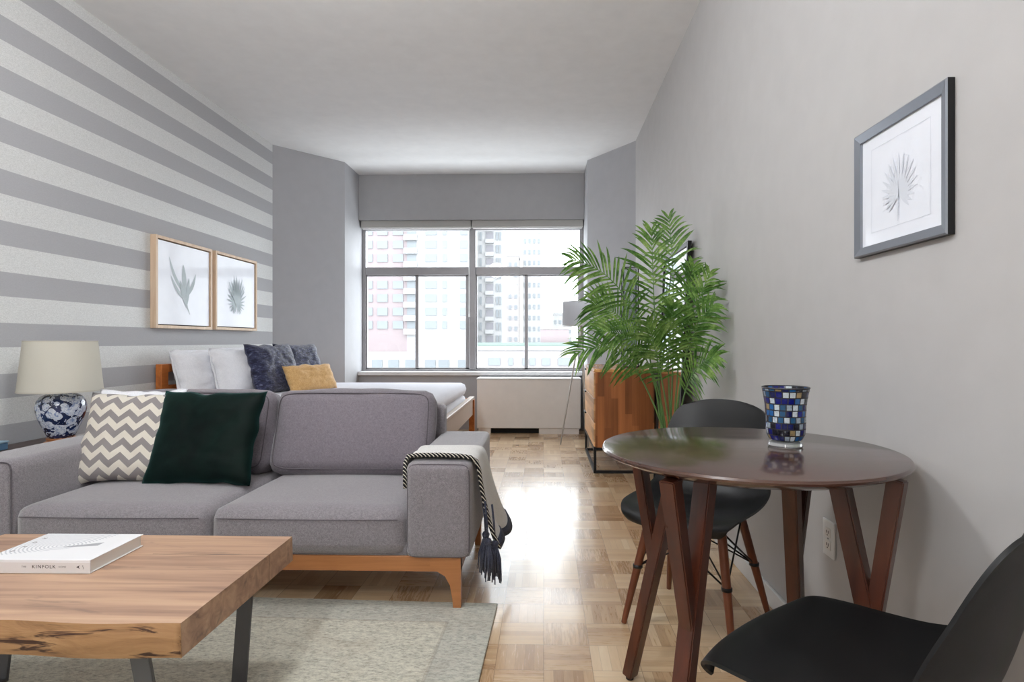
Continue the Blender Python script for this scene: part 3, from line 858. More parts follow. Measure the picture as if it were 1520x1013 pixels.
def leaf_fan(b, w, h, y):
    c = (.0, .36 * h)
    for k in range(23):
        a = math.radians(-58 + 296 * k / 22); up = .5 + .5 * math.sin(a)
        l = (.10 + .15 * up) * (1 + .08 * math.sin(k * 2.3))
        leaf_blade(b, c, (c[0] + math.cos(a) * l * .85, c[1] + math.sin(a) * l * 1.0), .009, y - .0002 * k)
    for k in range(9):
        a = math.radians(50 + 80 * k / 8); leaf_blade(b, (0, .3 * h), (math.cos(a) * .22, .36 * h + math.sin(a) * .22), .007, y - .0052 - .0001 * k)
    leaf_blade(b, (0, .22 * h), (.002, .45 * h), .006, y - .0062)
PG = 'framed botanical prints on the striped wall'
picture('framed_print', 'oak framed print of a slender grey tulip-shaped leaf, nearer the lamp', (XL + .0005, 4.385, 1.149), PI / 2, .70, .657, .042, .022, pale_oak, leaf_tulip, .008, PG)
picture('framed_print', 'oak framed print of a spiky fan palm leaf above the bed pillows', (XL + .0005, 5.135, 1.152), PI / 2, .70, .655, .042, .022, pale_oak, leaf_fan, .008, PG)
steel = plain('brushed_steel', lin(136, 140, 148), .35, .6)
faint = plain('faint_print', lin(213, 217, 225), .6)
def leaf_fan_small(b, w, h, y):
    c = (0, .40 * h)
    for k in range(19):
        a = math.radians(-40 + 260 * k / 18); l = .055 + .05 * (.5 + .5 * math.sin(a))
        leaf_blade(b, c, (math.cos(a) * l * .9, c[1] + math.sin(a) * l), .005, y - .0001 * k)
    leaf_blade(b, (0, .2 * h), (0, .5 * h), .003, y - .003)
    for k in range(4):   # thin printed border line
        x = .115; z0, z1 = .06, h - .06
    for (x0, x1, z0, z1) in ((-.125, -.1235, .06, h - .06), (.1235, .125, .06, h - .06), (-.125, .125, .06, .0615), (-.125, .125, h - .0615, h - .06)):
        vs = [b.verts.new(p) for p in ((x0, y, z0), (x1, y, z0), (x1, y, z1), (x0, y, z1))]; b.faces.new(vs)
picture('framed_print', 'steel framed faint leaf print high on the grey wall over the dining table', (XR - .0005, 1.527, 1.297), -PI / 2, .393, .350, .016, .026, steel, leaf_fan_small, 0, None, faint, True)

# ------------------------------------------------------------------ bed and bedding
bed = thing('bed', 'wooden platform bed with a slatted headboard behind the sofa', 'bed', (-1.72, 5.08, 0))
bx, by = 1.72, -5.08
b = B(); box(b, -2.70 + bx, -2.655 + bx, 4.06 + by, 4.145 + by, 0, .885, .004); box(b, -2.70 + bx, -2.655 + bx, 6.02 + by, 6.10 + by, 0, .885, .004)
b.free()
HY0, HY1 = 4.07 + by, 5.84 + by
hb = B(); box(hb, -2.735 + bx, -2.69 + bx, HY0, HY0 + .075, 0, .893, .004); box(hb, -2.735 + bx, -2.69 + bx, HY1 - .075, HY1, 0, .893, .004)
box(hb, -2.735 + bx, -2.69 + bx, HY0 + .075, HY1 - .075, .835, .893, .004); box(hb, -2.735 + bx, -2.69 + bx, HY0 + .075, HY1 - .075, .34, .74, .004)
obj('headboard', hb, bed_wood, bed)
for y in (HY0 + .02, 6.00 + by): obj('side_rail', box(B(), -2.69 + bx, -.75 + bx, y, y + .03, .30, .47, .004), bed_wood, bed)
b = B(); box(b, -.765 + bx, -.715 + bx, 4.07 + by, 6.06 + by, .455, .485, .005); box(b, -.755 + bx, -.725 + bx, 4.10 + by, 6.03 + by, .30, .455, .004); obj('foot_rail', b, plain('foot_rail_window_lit', lin(196, 180, 168), .4), bed)  # pale tone puts the window light on the foot rail into its colour
for y in (4.07, 5.99):
    obj('leg', box(B(), -.765 + bx, -.710 + bx, y + by, y + .06 + by, 0, .455, .004), bed_wood, bed)
b = soft_box(1.86, 1.80, .22, .06, 12, (.01, .01, .012)); at_box(b, -1.71 + bx, 5.045 + by, .41); obj('mattress', b, white_linen, bed, True)
comf = soft_box(1.50, 1.84, .125, .055, 22, (.005, .005, .012), .010, 5, 3)
cm = fabric('comforter_white', lin(214, 214, 222), lin(232, 232, 240), 240, .95, .2, .3, wrinkle=8)
o = obj('comforter', comf, cm, None, True, (-1.53, 5.045, .572)); tag(o, 'white quilted comforter spread over the bed', 'comforter')
WP = 'white bed pillows'; NC = 'navy cushions on the bed'
def bedpil(name, label, cat, w, h, t, loc, lean, rz, mat, group, seed, wr, pinch):
    return cushion(name, label, cat, w, h, t, loc, lean, rz, mat, group, seed, wr, pinch)
def flange(o, w, h):
    """flat stitched border of an oxford pillowcase"""
    b = B(); rr = []
    for sc in (0, 1):
        e = .028 * sc - .006
        ring = []
        for k in range(64):
            an = k / 64 * 4; sd = int(an); q = an - sd - .5
            x, z = [(q * w, -h / 2 - e), (w / 2 + e, q * h), (-q * w, h / 2 + e), (-w / 2 - e, -q * h)][sd]
            if abs(q) > .49: x += math.copysign(e, x) * (sd % 2 == 0); z += math.copysign(e, z) * (sd % 2 == 1)
            ring.append(b.verts.new((x * .985, .004 * math.sin(k * 1.1) * sc, z + h / 2)))
        rr.append(ring)
    for k in range(64): b.faces.new((rr[0][k], rr[0][(k + 1) % 64], rr[1][(k + 1) % 64], rr[1][k]))
    f = obj('flange', b, white_linen, o, True); m = f.modifiers.new('s', 'SOLIDIFY'); m.thickness = .004
p1 = bedpil('bed_pillow', 'white pillow nearest the uncovered end of the wooden headboard', 'pillow', .72, .40, .17, (-2.50, 4.42, .60), 14, PI / 2 - .10, white_linen, WP, 4, .012, .05); flange(p1, .70, .38)
p2 = bedpil('bed_pillow', 'white pillow standing against the navy cushions', 'pillow', .80, .40, .17, (-2.33, 4.66, .615), 14, PI / 2 - .12, white_linen, WP, 9, .012, .05); flange(p2, .78, .38)
bedpil('throw_cushion', 'dark navy crushed velvet cushion in front of the white pillow', 'cushion', .56, .43, .15, (-2.16, 4.78, .625), 18, PI / 2 - .22, navy, NC, 14, .012, .07)
bedpil('throw_cushion', 'navy cushion behind the mustard cushion, against the grey corner wall', 'cushion', .56, .43, .15, (-2.20, 5.38, .625), 18, PI / 2 - .30, navy, NC, 19, .012, .07)
tag(bedpil('lumbar_cushion', 'small mustard yellow cushion propped before the navy cushions', 'cushion', .52, .25, .12, (-1.93, 4.93, .63), 26, PI / 2 - .42, mustard, None, 27, .010, .05), None)

# ------------------------------------------------------------------ floor lamp
fl = thing('floor_lamp', 'white tripod floor lamp with a drum shade by the window', 'floor lamp', (.385, 6.08, 0))
brushed = plain('brushed_nickel', lin(176, 172, 166), .35, .5)
shade_w = m_shade('white_shade', lin(232, 232, 234), .8)
b = B(); lathe(b, [(.192, 1.215), (.188, 1.46), (.1865, 1.46), (.1905, 1.215)], 56, close=True); obj('shade', b, shade_w, fl, True, auto=40)
for pr_ in ([(.193, 1.212), (.193, 1.22), (.189, 1.22), (.189, 1.212)], [(.1892, 1.455), (.1892, 1.463), (.1855, 1.463), (.1855, 1.455)]): obj('shade_rim', lathe(B(), pr_, 56, close=True), trim_white, fl, True, auto=40)
b = B(); lathe(b, [(0, 1.04), (.03, 1.04), (.034, 1.05), (.034, 1.10), (.02, 1.112), (.012, 1.12), (.012, 1.30), (.02, 1.31), (.03, 1.34), (.02, 1.38), (0, 1.39)], 20)
for k in range(3): tube(b, [(0, 0, 1.235), (.188 * math.cos(k * 2.1), .188 * math.sin(k * 2.1), 1.225)], .002, 6)
obj('hub', b, brushed, fl, True, auto=40)
for ft in ((-.215, -.11), (.07, .30), (.06, -.22)):
    b = B(); tube(b, [(ft[0] * .11, ft[1] * .11, 1.09), (ft[0], ft[1], .004)], [.0085, .0075], 10); obj('leg', b, brushed, fl, True, auto=40)

# ------------------------------------------------------------------ chest of drawers
dr = thing('chest_of_drawers', 'acacia wood chest of drawers on a black metal frame', 'dresser', (.65, 5.20, 0))
dx, dy = -.65, -5.20
obj('body', box(B(), .412 + dx, .882 + dx, 4.705 + dy, 5.70 + dy, .205, .808, .003), acacia, dr)
obj('top', box(B(), .402 + dx, .885 + dx, 4.70 + dy, 5.705 + dy, .808, .832, .003), wood('acacia_top', lin(176, 124, 76), lin(214, 166, 112), axis=1, rough=.25, staves=(.05, .5, 0)), dr)
for z0, z1 in ((.212, .398), (.404, .596), (.602, .804)):
    d = obj('drawer', box(B(), .400 + dx, .414 + dx, 4.708 + dy, 5.697 + dy, z0, z1, .003), acacia_window_lit, dr)
    obj('pull', box(B(), .386 + dx, .400 + dx, 5.52 + dy, 5.68 + dy, z1 - .018, z1 - .004, .003), black_metal, d)
for y in (4.712, 5.688):
    b = B(); q = .011
    box(b, .41 + dx - q, .41 + dx + q, y - q + dy, y + q + dy, 0, .205, .001, 1); box(b, .87 + dx - q, .87 + dx + q, y - q + dy, y + q + dy, 0, .205, .001, 1)
    box(b, .41 + dx + q, .87 + dx - q, y - q + dy, y + q + dy, 0, .022, .001, 1); box(b, .41 + dx + q, .87 + dx - q, y - q + dy, y + q + dy, .183, .205, .001, 1)
    obj('leg_frame', b, black_metal, dr)
b = B()
for x in (.41, .87): box(b, x + dx - .011, x + dx + .011, 4.723 + dy, 5.677 + dy, 0, .022, .001, 1); box(b, x + dx - .011, x + dx + .011, 4.723 + dy, 5.677 + dy, .183, .205, .001, 1)
obj('runner', b, black_metal, dr)

# wire lantern on the chest
clear = m_clear()
t = thing('wire_lantern', 'tall black wire lantern with glass sides on the chest of drawers', 'lantern', (.745, 5.10, .833))
b = B(); w = .062; hh = .86; e = .0045
for sx in (-1, 1):
    for sy in (-1, 1): box(b, sx * w - e, sx * w + e, sy * w - e, sy * w + e, 0, hh)
for z in (.004, hh - .006):
    for s in (-1, 1): box(b, -w, w, s * w - e, s * w + e, z - .004, z + .004); box(b, s * w - e, s * w + e, -w, w, z - .004, z + .004)
obj('frame', b, black_metal, t)
for s in (-1, 1):
    obj('glass', box(B(), -w + e, w - e, s * w - .001, s * w + .001, .012, hh - .014), clear, t)
    obj('glass', box(B(), s * w - .001, s * w + .001, -w + e, w - e, .012, hh - .014), clear, t)
cd = B(); lathe(cd, [(0, 0), (.035, 0), (.036, .005), (.036, .14), (.03, .146), (0, .143)], 24)
o = obj('pillar_candle', cd, plain('wax', lin(236, 230, 216), .5), None, True, (.745, 5.10, .8345), auto=40); tag(o, 'cream pillar candle inside the tall wire lantern', 'candle')
wk = B(); tube(wk, [(0, 0, .14), (.002, 0, .155)], .0012, 6); obj('wick', wk, black, o)

# ------------------------------------------------------------------ leaning mirror
mw, mh = .74, 1.66
mir = thing('floor_mirror', 'tall black framed mirror leaning on the grey wall behind the palm', 'mirror', (.802, 3.965, .012))
lean = math.atan2(.075, mh)
ML = Matrix.Rotation(lean, 4, 'Y')
b = B(); k = .024
for (y0, y1, z0, z1) in ((-mw / 2, -mw / 2 + .03, 0, mh), (mw / 2 - .03, mw / 2, 0, mh), (-mw / 2 + .03, mw / 2 - .03, 0, .03), (-mw / 2 + .03, mw / 2 - .03, mh - .03, mh)): box(b, 0, k, y0, y1, z0, z1, .002, 1)
bmesh.ops.transform(b, matrix=ML, verts=b.verts); obj('frame', b, black_metal, mir)
n = N('mirror_silver'); n.bsdf((.9, .91, .91), .02, 1); mirror_m = n.mat
b = B(); box(b, .008, .014, -mw / 2 + .03, mw / 2 - .03, .03, mh - .03); bmesh.ops.transform(b, matrix=ML, verts=b.verts); obj('mirror_glass', b, mirror_m, mir)

# ------------------------------------------------------------------ palm
PB = Vector((.70, 3.28, 0))
palm = thing('potted_palm', 'tall potted palm with arching fronds in front of the mirror', 'plant', PB)
b = B(); lathe(b, [(0, 0), (.085, 0), (.092, .01), (.112, .20), (.118, .205), (.118, .225), (.108, .225), (.106, .19), (0, .19)], 40); obj('pot', b, plain('pot_black', (.02, .02, .022), .5), palm, True, auto=40)
b = B(); lathe(b, [(0, .203), (.05, .206), (.105, .198)], 28)
for v in b.verts: v.co.z += .006 * mnoise.noise(v.co * 60)
obj('soil', b, plain('soil', lin(52, 40, 32), 1, bump=(120, .8)), palm, True)
FR = [ # control points of each rachis, start of the leaflets, leaflet length, fan normal
 ([(0.67, 3.3, 0.556), (0.612, 3.25, 1.008), (0.595, 3.2, 1.337), (0.575, 3.15, 1.646)], .42, .21, (-.1, -1, .1)),
 ([(0.724, 3.38, 0.544), (0.748, 3.4, 1.006), (0.764, 3.42, 1.473), (0.725, 3.42, 1.766)], .46, .20, (-.3, -1, .1)),
 ([(0.654, 3.28, 0.559), (0.577, 3.2, 1.191), (0.407, 3.15, 1.441), (0.15, 3.05, 1.479)], .42, .22, (-.1, -.9, .5)),
 ([(0.667, 3.2, 0.535), (0.523, 3.1, 0.869), (0.421, 3.0, 1.115), (0.159, 2.9, 0.997)], .40, .19, (-.1, -.75, .65)),
 ([(0.682, 3.36, 0.547), (0.613, 3.4, 1.083), (0.439, 3.4, 1.258), (0.284, 3.4, 1.27)], .45, .20, (0, -1, .3)),
 ([(0.681, 3.3, 0.556), (0.613, 3.2, 0.972), (0.471, 3.1, 1.117), (0.285, 3.0, 1.108)], .45, .18, (0, -.8, .6)),
 ([(0.737, 3.3, 0.556), (0.74, 3.2, 0.936), (0.782, 3.08, 1.221), (0.835, 2.98, 1.400)], .42, .17, (-.5, -.8, .3)),
 ([(0.744, 3.25, 0.564), (0.717, 3.1, 0.799), (0.749, 2.95, 0.963), (0.835, 2.85, 0.985)], .38, .16, (-.4, -.7, .6)),
 ([(0.737, 3.3, 0.556), (0.711, 3.15, 0.866), (0.745, 3.0, 1.149), (0.835, 2.9, 1.238)], .40, .17, (-.4, -.8, .4)),
 ([(0.71, 3.28, 0.559), (0.647, 3.1, 0.869), (0.626, 3.0, 1.081), (0.649, 2.95, 1.231)], .42, .17, (0, -1, .3)),
 ([(0.73, 3.32, 0.553), (0.744, 3.3, 0.932), (0.77, 3.25, 1.23), (0.8, 3.15, 1.458)], .44, .18, (-.5, -.8, .1)),
 ([(0.682, 3.2, 0.571), (0.619, 3.05, 0.837), (0.565, 2.95, 1.013), (0.506, 2.9, 1.146)], .42, .17, (-.1, -.9, .4)),
]
def bez(P, t):
    a, b_, c, d = P; u = 1 - t
    return a * u ** 3 + b_ * 3 * u * u * t + c * 3 * u * t * t + d * t ** 3
def frond(cps, t0, LM, V, seed):
    rnd = random.Random(seed); P = [Vector(p) - PB for p in cps]
    foot = Vector((P[0].x * .55, (P[0].y) * .55, .195))
    b = B(); pts = [foot + (P[0] - foot) * (k / 4) for k in range(4)] + [bez(P, k / 28) for k in range(29)]
    tube(b, pts, [.0062 - .0048 * (k / 32) for k in range(33)], 7)
    st = obj('frond', b, palm_stem, palm, True)
    b = B(); V = Vector(V).normalized(); n = 22
    for k in range(n):
        q = k / (n - 1); t = t0 + (1 - t0) * (q ** .95); p = bez(P, t); T = (bez(P, min(1, t + .02)) - bez(P, t - .02)).normalized()
        S = T.cross(V)
        if S.length < .1: S = Vector((1, 0, 0))
        S.normalize(); Nn = S.cross(T).normalized()
        for s in (-1, 1):
            if rnd.random() < .04: continue
            al = math.radians(64 - 34 * q + rnd.uniform(-8, 8)); L = LM * 1.12 * (.55 + .9 * q * (1 - q) * 2.2 if q < .5 else .55 + .9 * q * (1 - q) * 2.2 - .18 * (q - .5) * 2) * rnd.uniform(.88, 1.08)
            D = (T * math.cos(al) + S * (s * math.sin(al)) + Nn * rnd.uniform(-.05, .22)).normalized()
            W = (T - D * T.dot(D)).normalized(); w0 = .0074 * rnd.uniform(.8, 1.15); droop = rnd.uniform(.15, .42) * L
            prev = None
            for j in range(6):
                g = j / 5; c = p + D * (L * g) + Vector((0, 0, -droop * g ** 2.2))
                # keep clear of the wall
                lim = XR - .012 - PB.x
                if c.x > lim: c.x = lim - .25 * (c.x - lim) if c.x - lim < .06 else lim - .015
                ww = w0 * (math.sin(PI * min(1, .12 + g * .88)) ** .7) if j < 5 else .0004
                fold = Nn * (ww * .55)
                cur = (b.verts.new(c + W * ww + fold), b.verts.new(c), b.verts.new(c - W * ww + fold))
                if prev:
                    b.faces.new((prev[0], cur[0], cur[1], prev[1])); b.faces.new((prev[1], cur[1], cur[2], prev[2]))
                prev = cur
    obj('leaflets', b, palm_leaf, st, True)
for i, (c, t0, L, V) in enumerate(FR): frond(c, t0, L, V, i + 40)

# ------------------------------------------------------------------ dining table
TX, TY, TZ, TR = .532, 1.565, .778, .374
dt = thing('dining_table', 'small round dark walnut dining table with forked legs', 'table', (TX, TY, 0))
b = B(); lathe(b, [(0, TZ - .030), (TR - .045, TZ - .030), (TR - .010, TZ - .017), (TR, TZ - .011), (TR + .001, TZ - .006), (TR - .002, TZ - .001), (TR - .005, TZ), (0, TZ)], 96)
obj('table_top', b, table_wood, dt, True, auto=25)
for sx in (-1, 1):
    for sy in (-1, 1):
        foot = Vector((sx * .262, sy * .285, .012)); top = Vector((-.138 if sx < 0 else .172, sy * .135, TZ - .030))
        side = Vector((sx, -sy, 0)).normalized()
        l = B(); bar(l, foot, top, .040, .034, .044, .040, side=side, bev=.003)
        leg = obj('leg', l, walnut_leg, dt)
        j = foot + (top - foot) * .52; e = Vector((sx * .248, sy * .238, TZ - .030)) if sx < 0 else Vector((sx * .264, sy * .222, TZ - .030))
        l = B(); bar(l, j + (e - j).normalized() * .004, e, .036, .032, .040, .036, side=side, bev=.003)
        obj('fork', l, walnut_leg, leg)
        l = B(); lathe(l, [(0, 0), (.012, 0), (.012, .010), (0, .012)], 12, foot - Vector((0, 0, .012))); obj('glide', l, black, leg)
b = B(); box(b, -.20, .20, -.02, .02, TZ - .052, TZ - .030, .002); box(b, -.02, .02, -.16, .16, TZ - .0521, TZ - .0301, .002); obj('stretcher', b, walnut_leg, dt)

# mosaic candle holder
vs = thing('candle_holder', 'blue and silver mosaic glass candle holder on the dining table', 'candle holder', (.645, 1.585, TZ + .0005))
b = B(); lathe(b, [(.030, .016), (.044, .020), (.051, .034), (.0535, .055), (.0535, .085), (.055, .110), (.059, .135), (.0635, .156), (.0615, .156), (.057, .135), (.053, .110), (.0515, .085), (.0515, .055), (.049, .036), (.042, .024), (0, .021)], 56)
obj('mosaic_body', b, m_mosaic(), vs, True, auto=45)
b = B(); lathe(b, [(0, 0), (.044, 0), (.047, .004), (.045, .011), (.034, .016), (0, .016)], 40)
n = N('foot_glass'); n.bsdf((.92, .94, .95), .04, 0, None, trans=.8); obj('foot', b, n.mat, vs, True, auto=45)
b = B(); lathe(b, [(.0640, .1545), (.0645, .157), (.0628, .159), (.0610, .157)], 56, close=True); obj('rim', b, plain('rim_lead', lin(70, 70, 76), .3, .6), vs, True)
for ch in [o for o in COL.objects if o.parent == vs]:
    for v in ch.data.vertices: v.co.x *= .94; v.co.y *= .94

# ------------------------------------------------------------------ shell chairs
shell_black = plain('shell_black', (.008, .0082, .0086), .4, bump=(600, .05), spec=.38)
chair_leg_wood = wood('chair_leg', lin(84, 42, 24), lin(128, 72, 44), axis=2, rough=.35)
def make_chair(label, loc, rz):
    t = thing('shell_chair', label, 'chair', loc, rz, 'black shell chairs at the round table')
    # profile of the one-piece shell: y forward, z, half width, side lift, side forward pull
    P = [(.246, .402, .168, .000, -.038), (.2485, .409, .177, .000, -.037), (.246, .419, .188, .000, -.034), (.236, .430, .198, .002, -.024), (.212, .440, .210, .006, -.016), (.172, .444, .220, .012, -.006), (.110, .438, .228, .022, 0), (.030, .428, .233, .034, 0), (-.050, .420, .234, .048, 0.0),
         (-.120, .424, .233, .058, .012), (-.168, .444, .231, .052, .034), (-.200, .484, .229, .034, .058), (-.220, .540, .226, .018, .070), (-.236, .600, .221, .008, .066), (-.252, .660, .215, .000, .058), (-.267, .715, .207, -.004, .050), (-.279, .760, .194, -.010, .042), (-.288, .790, .176, -.014, .034), (-.293, .806, .150, -.016, .026), (-.296, .815, .100, -.010, .012)]
    # resample smoothly
    def cr(a, b_, c, d, u): return .5 * ((2 * b_) + (-a + c) * u + (2 * a - 5 * b_ + 4 * c - d) * u * u + (-a + 3 * b_ - 3 * c + d) * u ** 3)
    Q = []
    for i in range(len(P) - 1):
        for u in (0, .25, .5, .75):
            a, b_, c, d = P[max(0, i - 1)], P[i], P[i + 1], P[min(len(P) - 1, i + 2)]
            Q.append([cr(a[k], b_[k], c[k], d[k], u) for k in range(5)])
    Q.append(list(P[-1]))
    b = B(); M_ = 24; rows = []
    for y, z, hw, lift, fwd in Q:
        row = []
        for k in range(M_ + 1):
            s = -1 + 2 * k / M_; s2 = math.sin(s * PI / 2) * .35 + s * .65
            a = abs(s2) ** 2.4
            row.append(b.verts.new((hw * s2, y + fwd * a, z + lift * a)))
        rows.append(row)
    for r0, r1 in zip(rows, rows[1:]):
        for k in range(M_): b.faces.new((r0[k], r0[k + 1], r1[k + 1], r1[k]))
    sh = obj('seat_shell', b, shell_black, t, True)
    m = sh.modifiers.new('s', 'SOLIDIFY'); m.thickness = .007; m.offset = 0
    m = sh.modifiers.new('b', 'BEVEL'); m.width = .003; m.segments = 3; m.limit_method = 'ANGLE'; m.angle_limit = 1.0
    b = B(); tops, feet = {}, {}
    for sx in (-1, 1):
        for sy in (-1, 1):
            tp = Vector((sx * .135, .105 if sy > 0 else -.095, .405)); ft = Vector((sx * .205, .185 if sy > 0 else -.205, .004))
            tops[sx, sy], feet[sx, sy] = tp, ft
            l = B(); tube(l, [ft, ft + (tp - ft) * .1, ft + (tp - ft) * .5, tp], [.010, .0115, .0155, .0165], 14); obj('leg', l, chair_leg_wood, t, True, auto=40)
    w = B(); q = lambda k, f: feet[k] + (tops[k] - feet[k]) * f
    ks = [(-1, -1), (1, -1), (1, 1), (-1, 1)]
    for i in range(4):
        a, c = ks[i], ks[(i + 1) % 4]
        tube(w, [q(a, .52), q(c, .97)], .0033, 6); tube(w, [q(c, .52), q(a, .97)], .0033, 6)
    for i in range(2): tube(w, [q(ks[i], .52), (0, 0, .335), q(ks[i + 2], .52)], .0033, 6)
    for k in ks:
        tube(w, [q(k, .97), Vector((q(k, .97).x * .4, q(k, .97).y * .4, .408))], .006, 6); d = (tops[k] - feet[k]).normalized()
        tube(w, [q(k, .52) - Vector((0, 0, .006)), q(k, .52) + Vector((0, 0, .006))], .0185, 10)
    obj('wire_brace', w, black_metal, t, True)
    return t
c1 = make_chair('black plastic shell chair pushed under the far side of the round table', (.575, 2.235, 0), math.atan2(.6, -.8))
c2 = copy_tree(c1, label='black plastic shell chair pulled out on the near side of the round table', location=(.597, 1.128, 0), rotation_euler=(0, 0, math.atan2(.68, .735)))

# ------------------------------------------------------------------ the city outside
GZ = -24.0
def pale(name, col, rough=.8):
    n = N(name); v = n.noise(n.obj(), .35, 3); n.bsdf(n.mix(v, tuple(x * .92 for x in col), tuple(min(1, x * 1.06) for x in col)), rough, spec=.2); return n.mat
w_white, w_pink, w_brick, w_beige = pale('render_white', (.25, .25, .25)), pale('render_pink', (.215, .20, .20)), pale('brick_pale', (.185, .152, .156)), pale('concrete_pale', (.22, .22, .22))
w_glass = pale('far_glass', (.136, .150, .160), .3); w_dark = pale('balcony_shade', (.145, .142, .155)); w_green = pale('roof_green', (.13, .165, .148))
st_ = obj('street', box(B(), -120, 120, 30, 330, GZ - .5, GZ), w_beige); tag(st_, 'pale street level far below the window', 'street', None, 'structure')
def unit_box(w, d, h):
    b = B(); box(b, -w / 2, w / 2, -d / 2, d / 2, -h / 2, h / 2); bmesh.ops.recalc_face_normals(b, faces=b.faces); me = bpy.data.meshes.new('m'); b.to_mesh(me); b.free(); return me
def inst(name, me, mat, parent, loc):
    if not me.materials: me.materials.append(mat)
    o = bpy.data.objects.new(name, me); COL.objects.link(o); o.location = loc; o.parent = parent; return o
# white tower with a red brick flank and balconies
Y = 130
a = thing('apartment_tower', 'pale apartment tower with a faded brick flank and stacked white balconies', 'building', (-29, Y + 8, GZ))
obj('brick_wing', box(B(), -12, -1.4, -8, 8, 22.0, 108), w_brick, a)
obj('white_wing', box(B(), -1.4, 12.5, -8, 8, 22.0, 108), w_white, a)
obj('podium', box(B(), -14, 12.5, -9, 8, 0, 22.6), w_white, a)
obj('roof', box(B(), -12.2, 12.7, -8.2, 8.2, 108, 109), w_beige, a)
wA, wB_, wC, wD = unit_box(2.3, .3, 1.75), unit_box(2.6, .3, 1.75), unit_box(1.0, .3, 1.75), unit_box(2.9, 1.2, 1.25)
wS = unit_box(1.7, .3, 1.8); wBal = unit_box(2.0, .3, 1.6)
for k in range(-1, 11):
    z = 8.56 + 2.98 * k - GZ - 1.0
    if z > 107: break
    if k >= -1:
        for x in (-6.86, -3.39): inst('window', wA, w_glass, a, (x, -8.1, z))
        inst('window', wC, w_glass, a, (-9.6, -8.1, z))
        inst('window', wBal, w_glass, a, (-.35, -8.05, z)); inst('balcony', wD, w_white, a, (-.5, -8.5, z - 1.5))
    inst('window', wB_, w_glass, a, (4.0, -8.1, z)); inst('window', wC, w_glass, a, (7.0, -8.1, z)); inst('window', wS, w_glass, a, (11.3, -8.1, z))
for x in (-7.77, -4.14, -.37, 4.0, 7.0, 11.3): inst('window', wA, w_glass, a, (x, -9.1, -4.04 - GZ))
# slab block with recessed balconies seen at an angle
b2 = thing('apartment_block', 'white balcony block with narrow dark windows beside the mullion', 'building', (-14.2, 150 + 6, GZ))
obj('wall', box(B(), -3.6, 3.7, -6, 9, 0, 72), w_white, b2); obj('roof', box(B(), -3.8, 3.9, -6.2, 9.2, 72, 73), w_beige, b2)
n1, n2, n3 = unit_box(.55, .3, 2.0), unit_box(1.9, .4, 1.9), unit_box(2.1, 1.2, 1.0)
for k in range(-2, 12):
    z = 8.0 + 3.3 * k - GZ
    for x in (-2.9, -1.9, 2.3, 3.1): inst('window', n1, w_glass, b2, (x, -6.1, z))
    inst('recess', n2, w_dark, b2, (.4, -6.05, z)); inst('balcony', n3, w_white, b2, (.4, -6.5, z - 1.35))
# faint far towers
def far(label, x0, x1, yy, z1, mat, cols, dz, ww, hh_, rows):
    t = thing('distant_tower', label, 'building', ((x0 + x1) / 2, yy + 6, GZ))
    w = (x1 - x0) / 2; obj('wall', box(B(), -w, w, -6, 6, 0, z1 - GZ), mat, t); obj('roof', box(B(), -w - .2, w + .2, -6.2, 6.2, z1 - GZ, z1 - GZ + 1), w_beige, t)
    me = unit_box(ww, .3, hh_)
    for i in range(rows):
        for c in range(cols): inst('window', me, w_glass, t, (-w + (c + .5) * 2 * w / cols, -6.1, z1 - GZ - 3 - dz * i))
far('faint pinkish tower seen beyond the balcony block', -16.5, -9.8, 230, 34, w_pink, 3, 4.2, 1.0, 1.6, 9)
far('faint pale tower behind the red rooftop hut', -8.4, -1.0, 235, 44, w_white, 4, 4.4, .9, 1.8, 11)
far('low pale tower at the edge of the window behind the lamp shade', 4, 12, 250, 12, w_white, 4, 4, 1.0, 1.5, 5)
# low building across the street
lb = thing('low_building', 'low pale building with a planted roof terrace across the street', 'building', (-2, 106, GZ))
obj('wall', box(B(), -10.0, 12, -6, 6, 0, -.55 - GZ), w_pink, lb); obj('parapet', box(B(), -10.2, 12.2, -6.3, -5.9, -.55 - GZ, .1 - GZ), w_white, lb)
obj('roof_planting', box(B(), -9.8, 12, -5.5, -3.5, -.55 - GZ, .75 - GZ), w_green, lb)
for x, w in ((-6.4, 2.0), (-3.6, .8), (-1.2, .8), (.1, 1.0), (2.4, 1.4), (5.6, 2.3)): inst('window', unit_box(w, .3, 1.25), w_glass, lb, (x, -6.1, -2.5 - GZ))
hut = thing('rooftop_hut', 'windowless red brick hut on the roof across the street', 'building', (1.95, 103.6, -.54))
obj('wall', box(B(), -2.5, 2.5, -.0, 2.4, 0, 3.6), w_brick, hut); obj('roof', box(B(), -2.6, 2.6, -.1, 2.5, 3.6, 3.75), w_beige, hut)

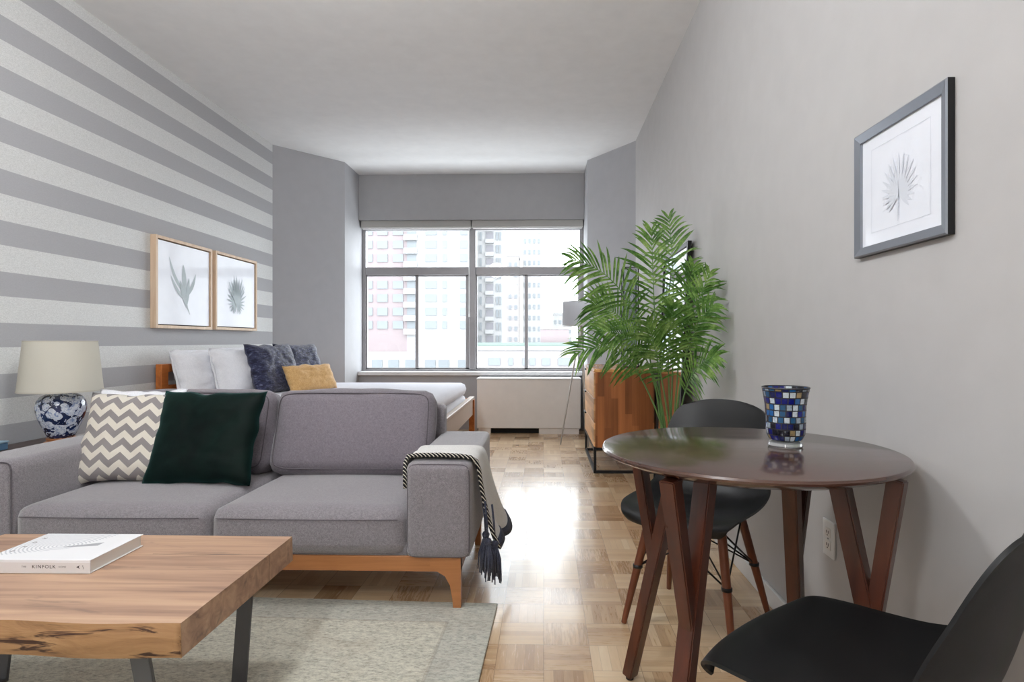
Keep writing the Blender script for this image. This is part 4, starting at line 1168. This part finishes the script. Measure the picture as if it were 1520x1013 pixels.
# ------------------------------------------------------------------ light
w = bpy.data.worlds.new('sky'); SC.world = w; w.use_nodes = True
nt = w.node_tree; bg = nt.nodes['Background']; bg.inputs[0].default_value = (.90, .955, 1.0, 1); bg.inputs[1].default_value = SKY
def area(name, loc, rot, sx, sy, power, col, portal=False):
    l = bpy.data.lights.new(name, 'AREA'); l.shape = 'RECTANGLE'; l.size = sx; l.size_y = sy; l.energy = power; l.color = col
    o = bpy.data.objects.new(name, l); COL.objects.link(o); o.location = loc; o.rotation_euler = rot
    if portal: l.cycles.is_portal = True
    return o
area('window_portal', (-.87, 7.24, 1.56), (-PI / 2, 0, 0), 2.66, 1.74, 1, (1, 1, 1), True)
# unseen opal globes added as fill light down the room, above the frame and behind the viewer
def pendant(x, y, watts, label):
    r = .16; t = thing('fill_globe', label, 'fill light', (x, y, ZC), 0, 'unseen opal globes added for fill light')
    opal = N('fill_globe_glow'); em = opal.n('ShaderNodeEmission'); em.inputs[0].default_value = (.95, .975, 1.0, 1)
    em.inputs[1].default_value = watts / (PI * 4 * PI * r * r)
    opal.t.links.new(em.outputs[0], opal.out.inputs['Surface'])
    b = B(); lathe(b, [(0, 0), (.06, 0), (.06, -.02), (.008, -.03), (.008, -.30), (.05, -.31), (.05, -.34), (0, -.34)], 24); obj('stem', b, brushed, t, True, auto=40)
    b = B(); lathe(b, [(r * math.sin(PI * k / 24), -.34 - r + r * math.cos(PI * k / 24)) for k in range(25)], 40); obj('globe', b, opal.mat, t, True)
pendant(-1.0, 1.9, FILL_LAMPS[0], 'unseen opal globe added for fill light over the coffee table')
pendant(-.9, -.3, FILL_LAMPS[1], 'unseen opal globe added for fill light in the middle of the room')
pendant(-.9, -2.4, FILL_LAMPS[2], 'unseen opal globe added for fill light by the end wall')

# ------------------------------------------------------------------ camera and view
cam = bpy.data.cameras.new('camera'); co = bpy.data.objects.new('camera', cam); COL.objects.link(co)
co.location = (0, 0, 1.06); co.rotation_euler = (PI / 2, 0, math.radians(1.5))
cam.sensor_fit = 'HORIZONTAL'; cam.sensor_width = 36; cam.lens = 36 * 872 / 1520
cam.shift_x = -.0159; cam.shift_y = -.0003; cam.clip_start = .05; cam.clip_end = 1000
SC.camera = co
vs_ = SC.view_settings; vs_.view_transform = 'Standard'; vs_.look = 'None'; vs_.gamma = 1; vs_.use_curve_mapping = False; vs_.exposure = EXPOSURE
SC.cycles.max_bounces = 10; SC.cycles.diffuse_bounces = 6; SC.cycles.transparent_max_bounces = 16
SC.cycles.use_denoising = True; SC.cycles.sample_clamp_indirect = 6
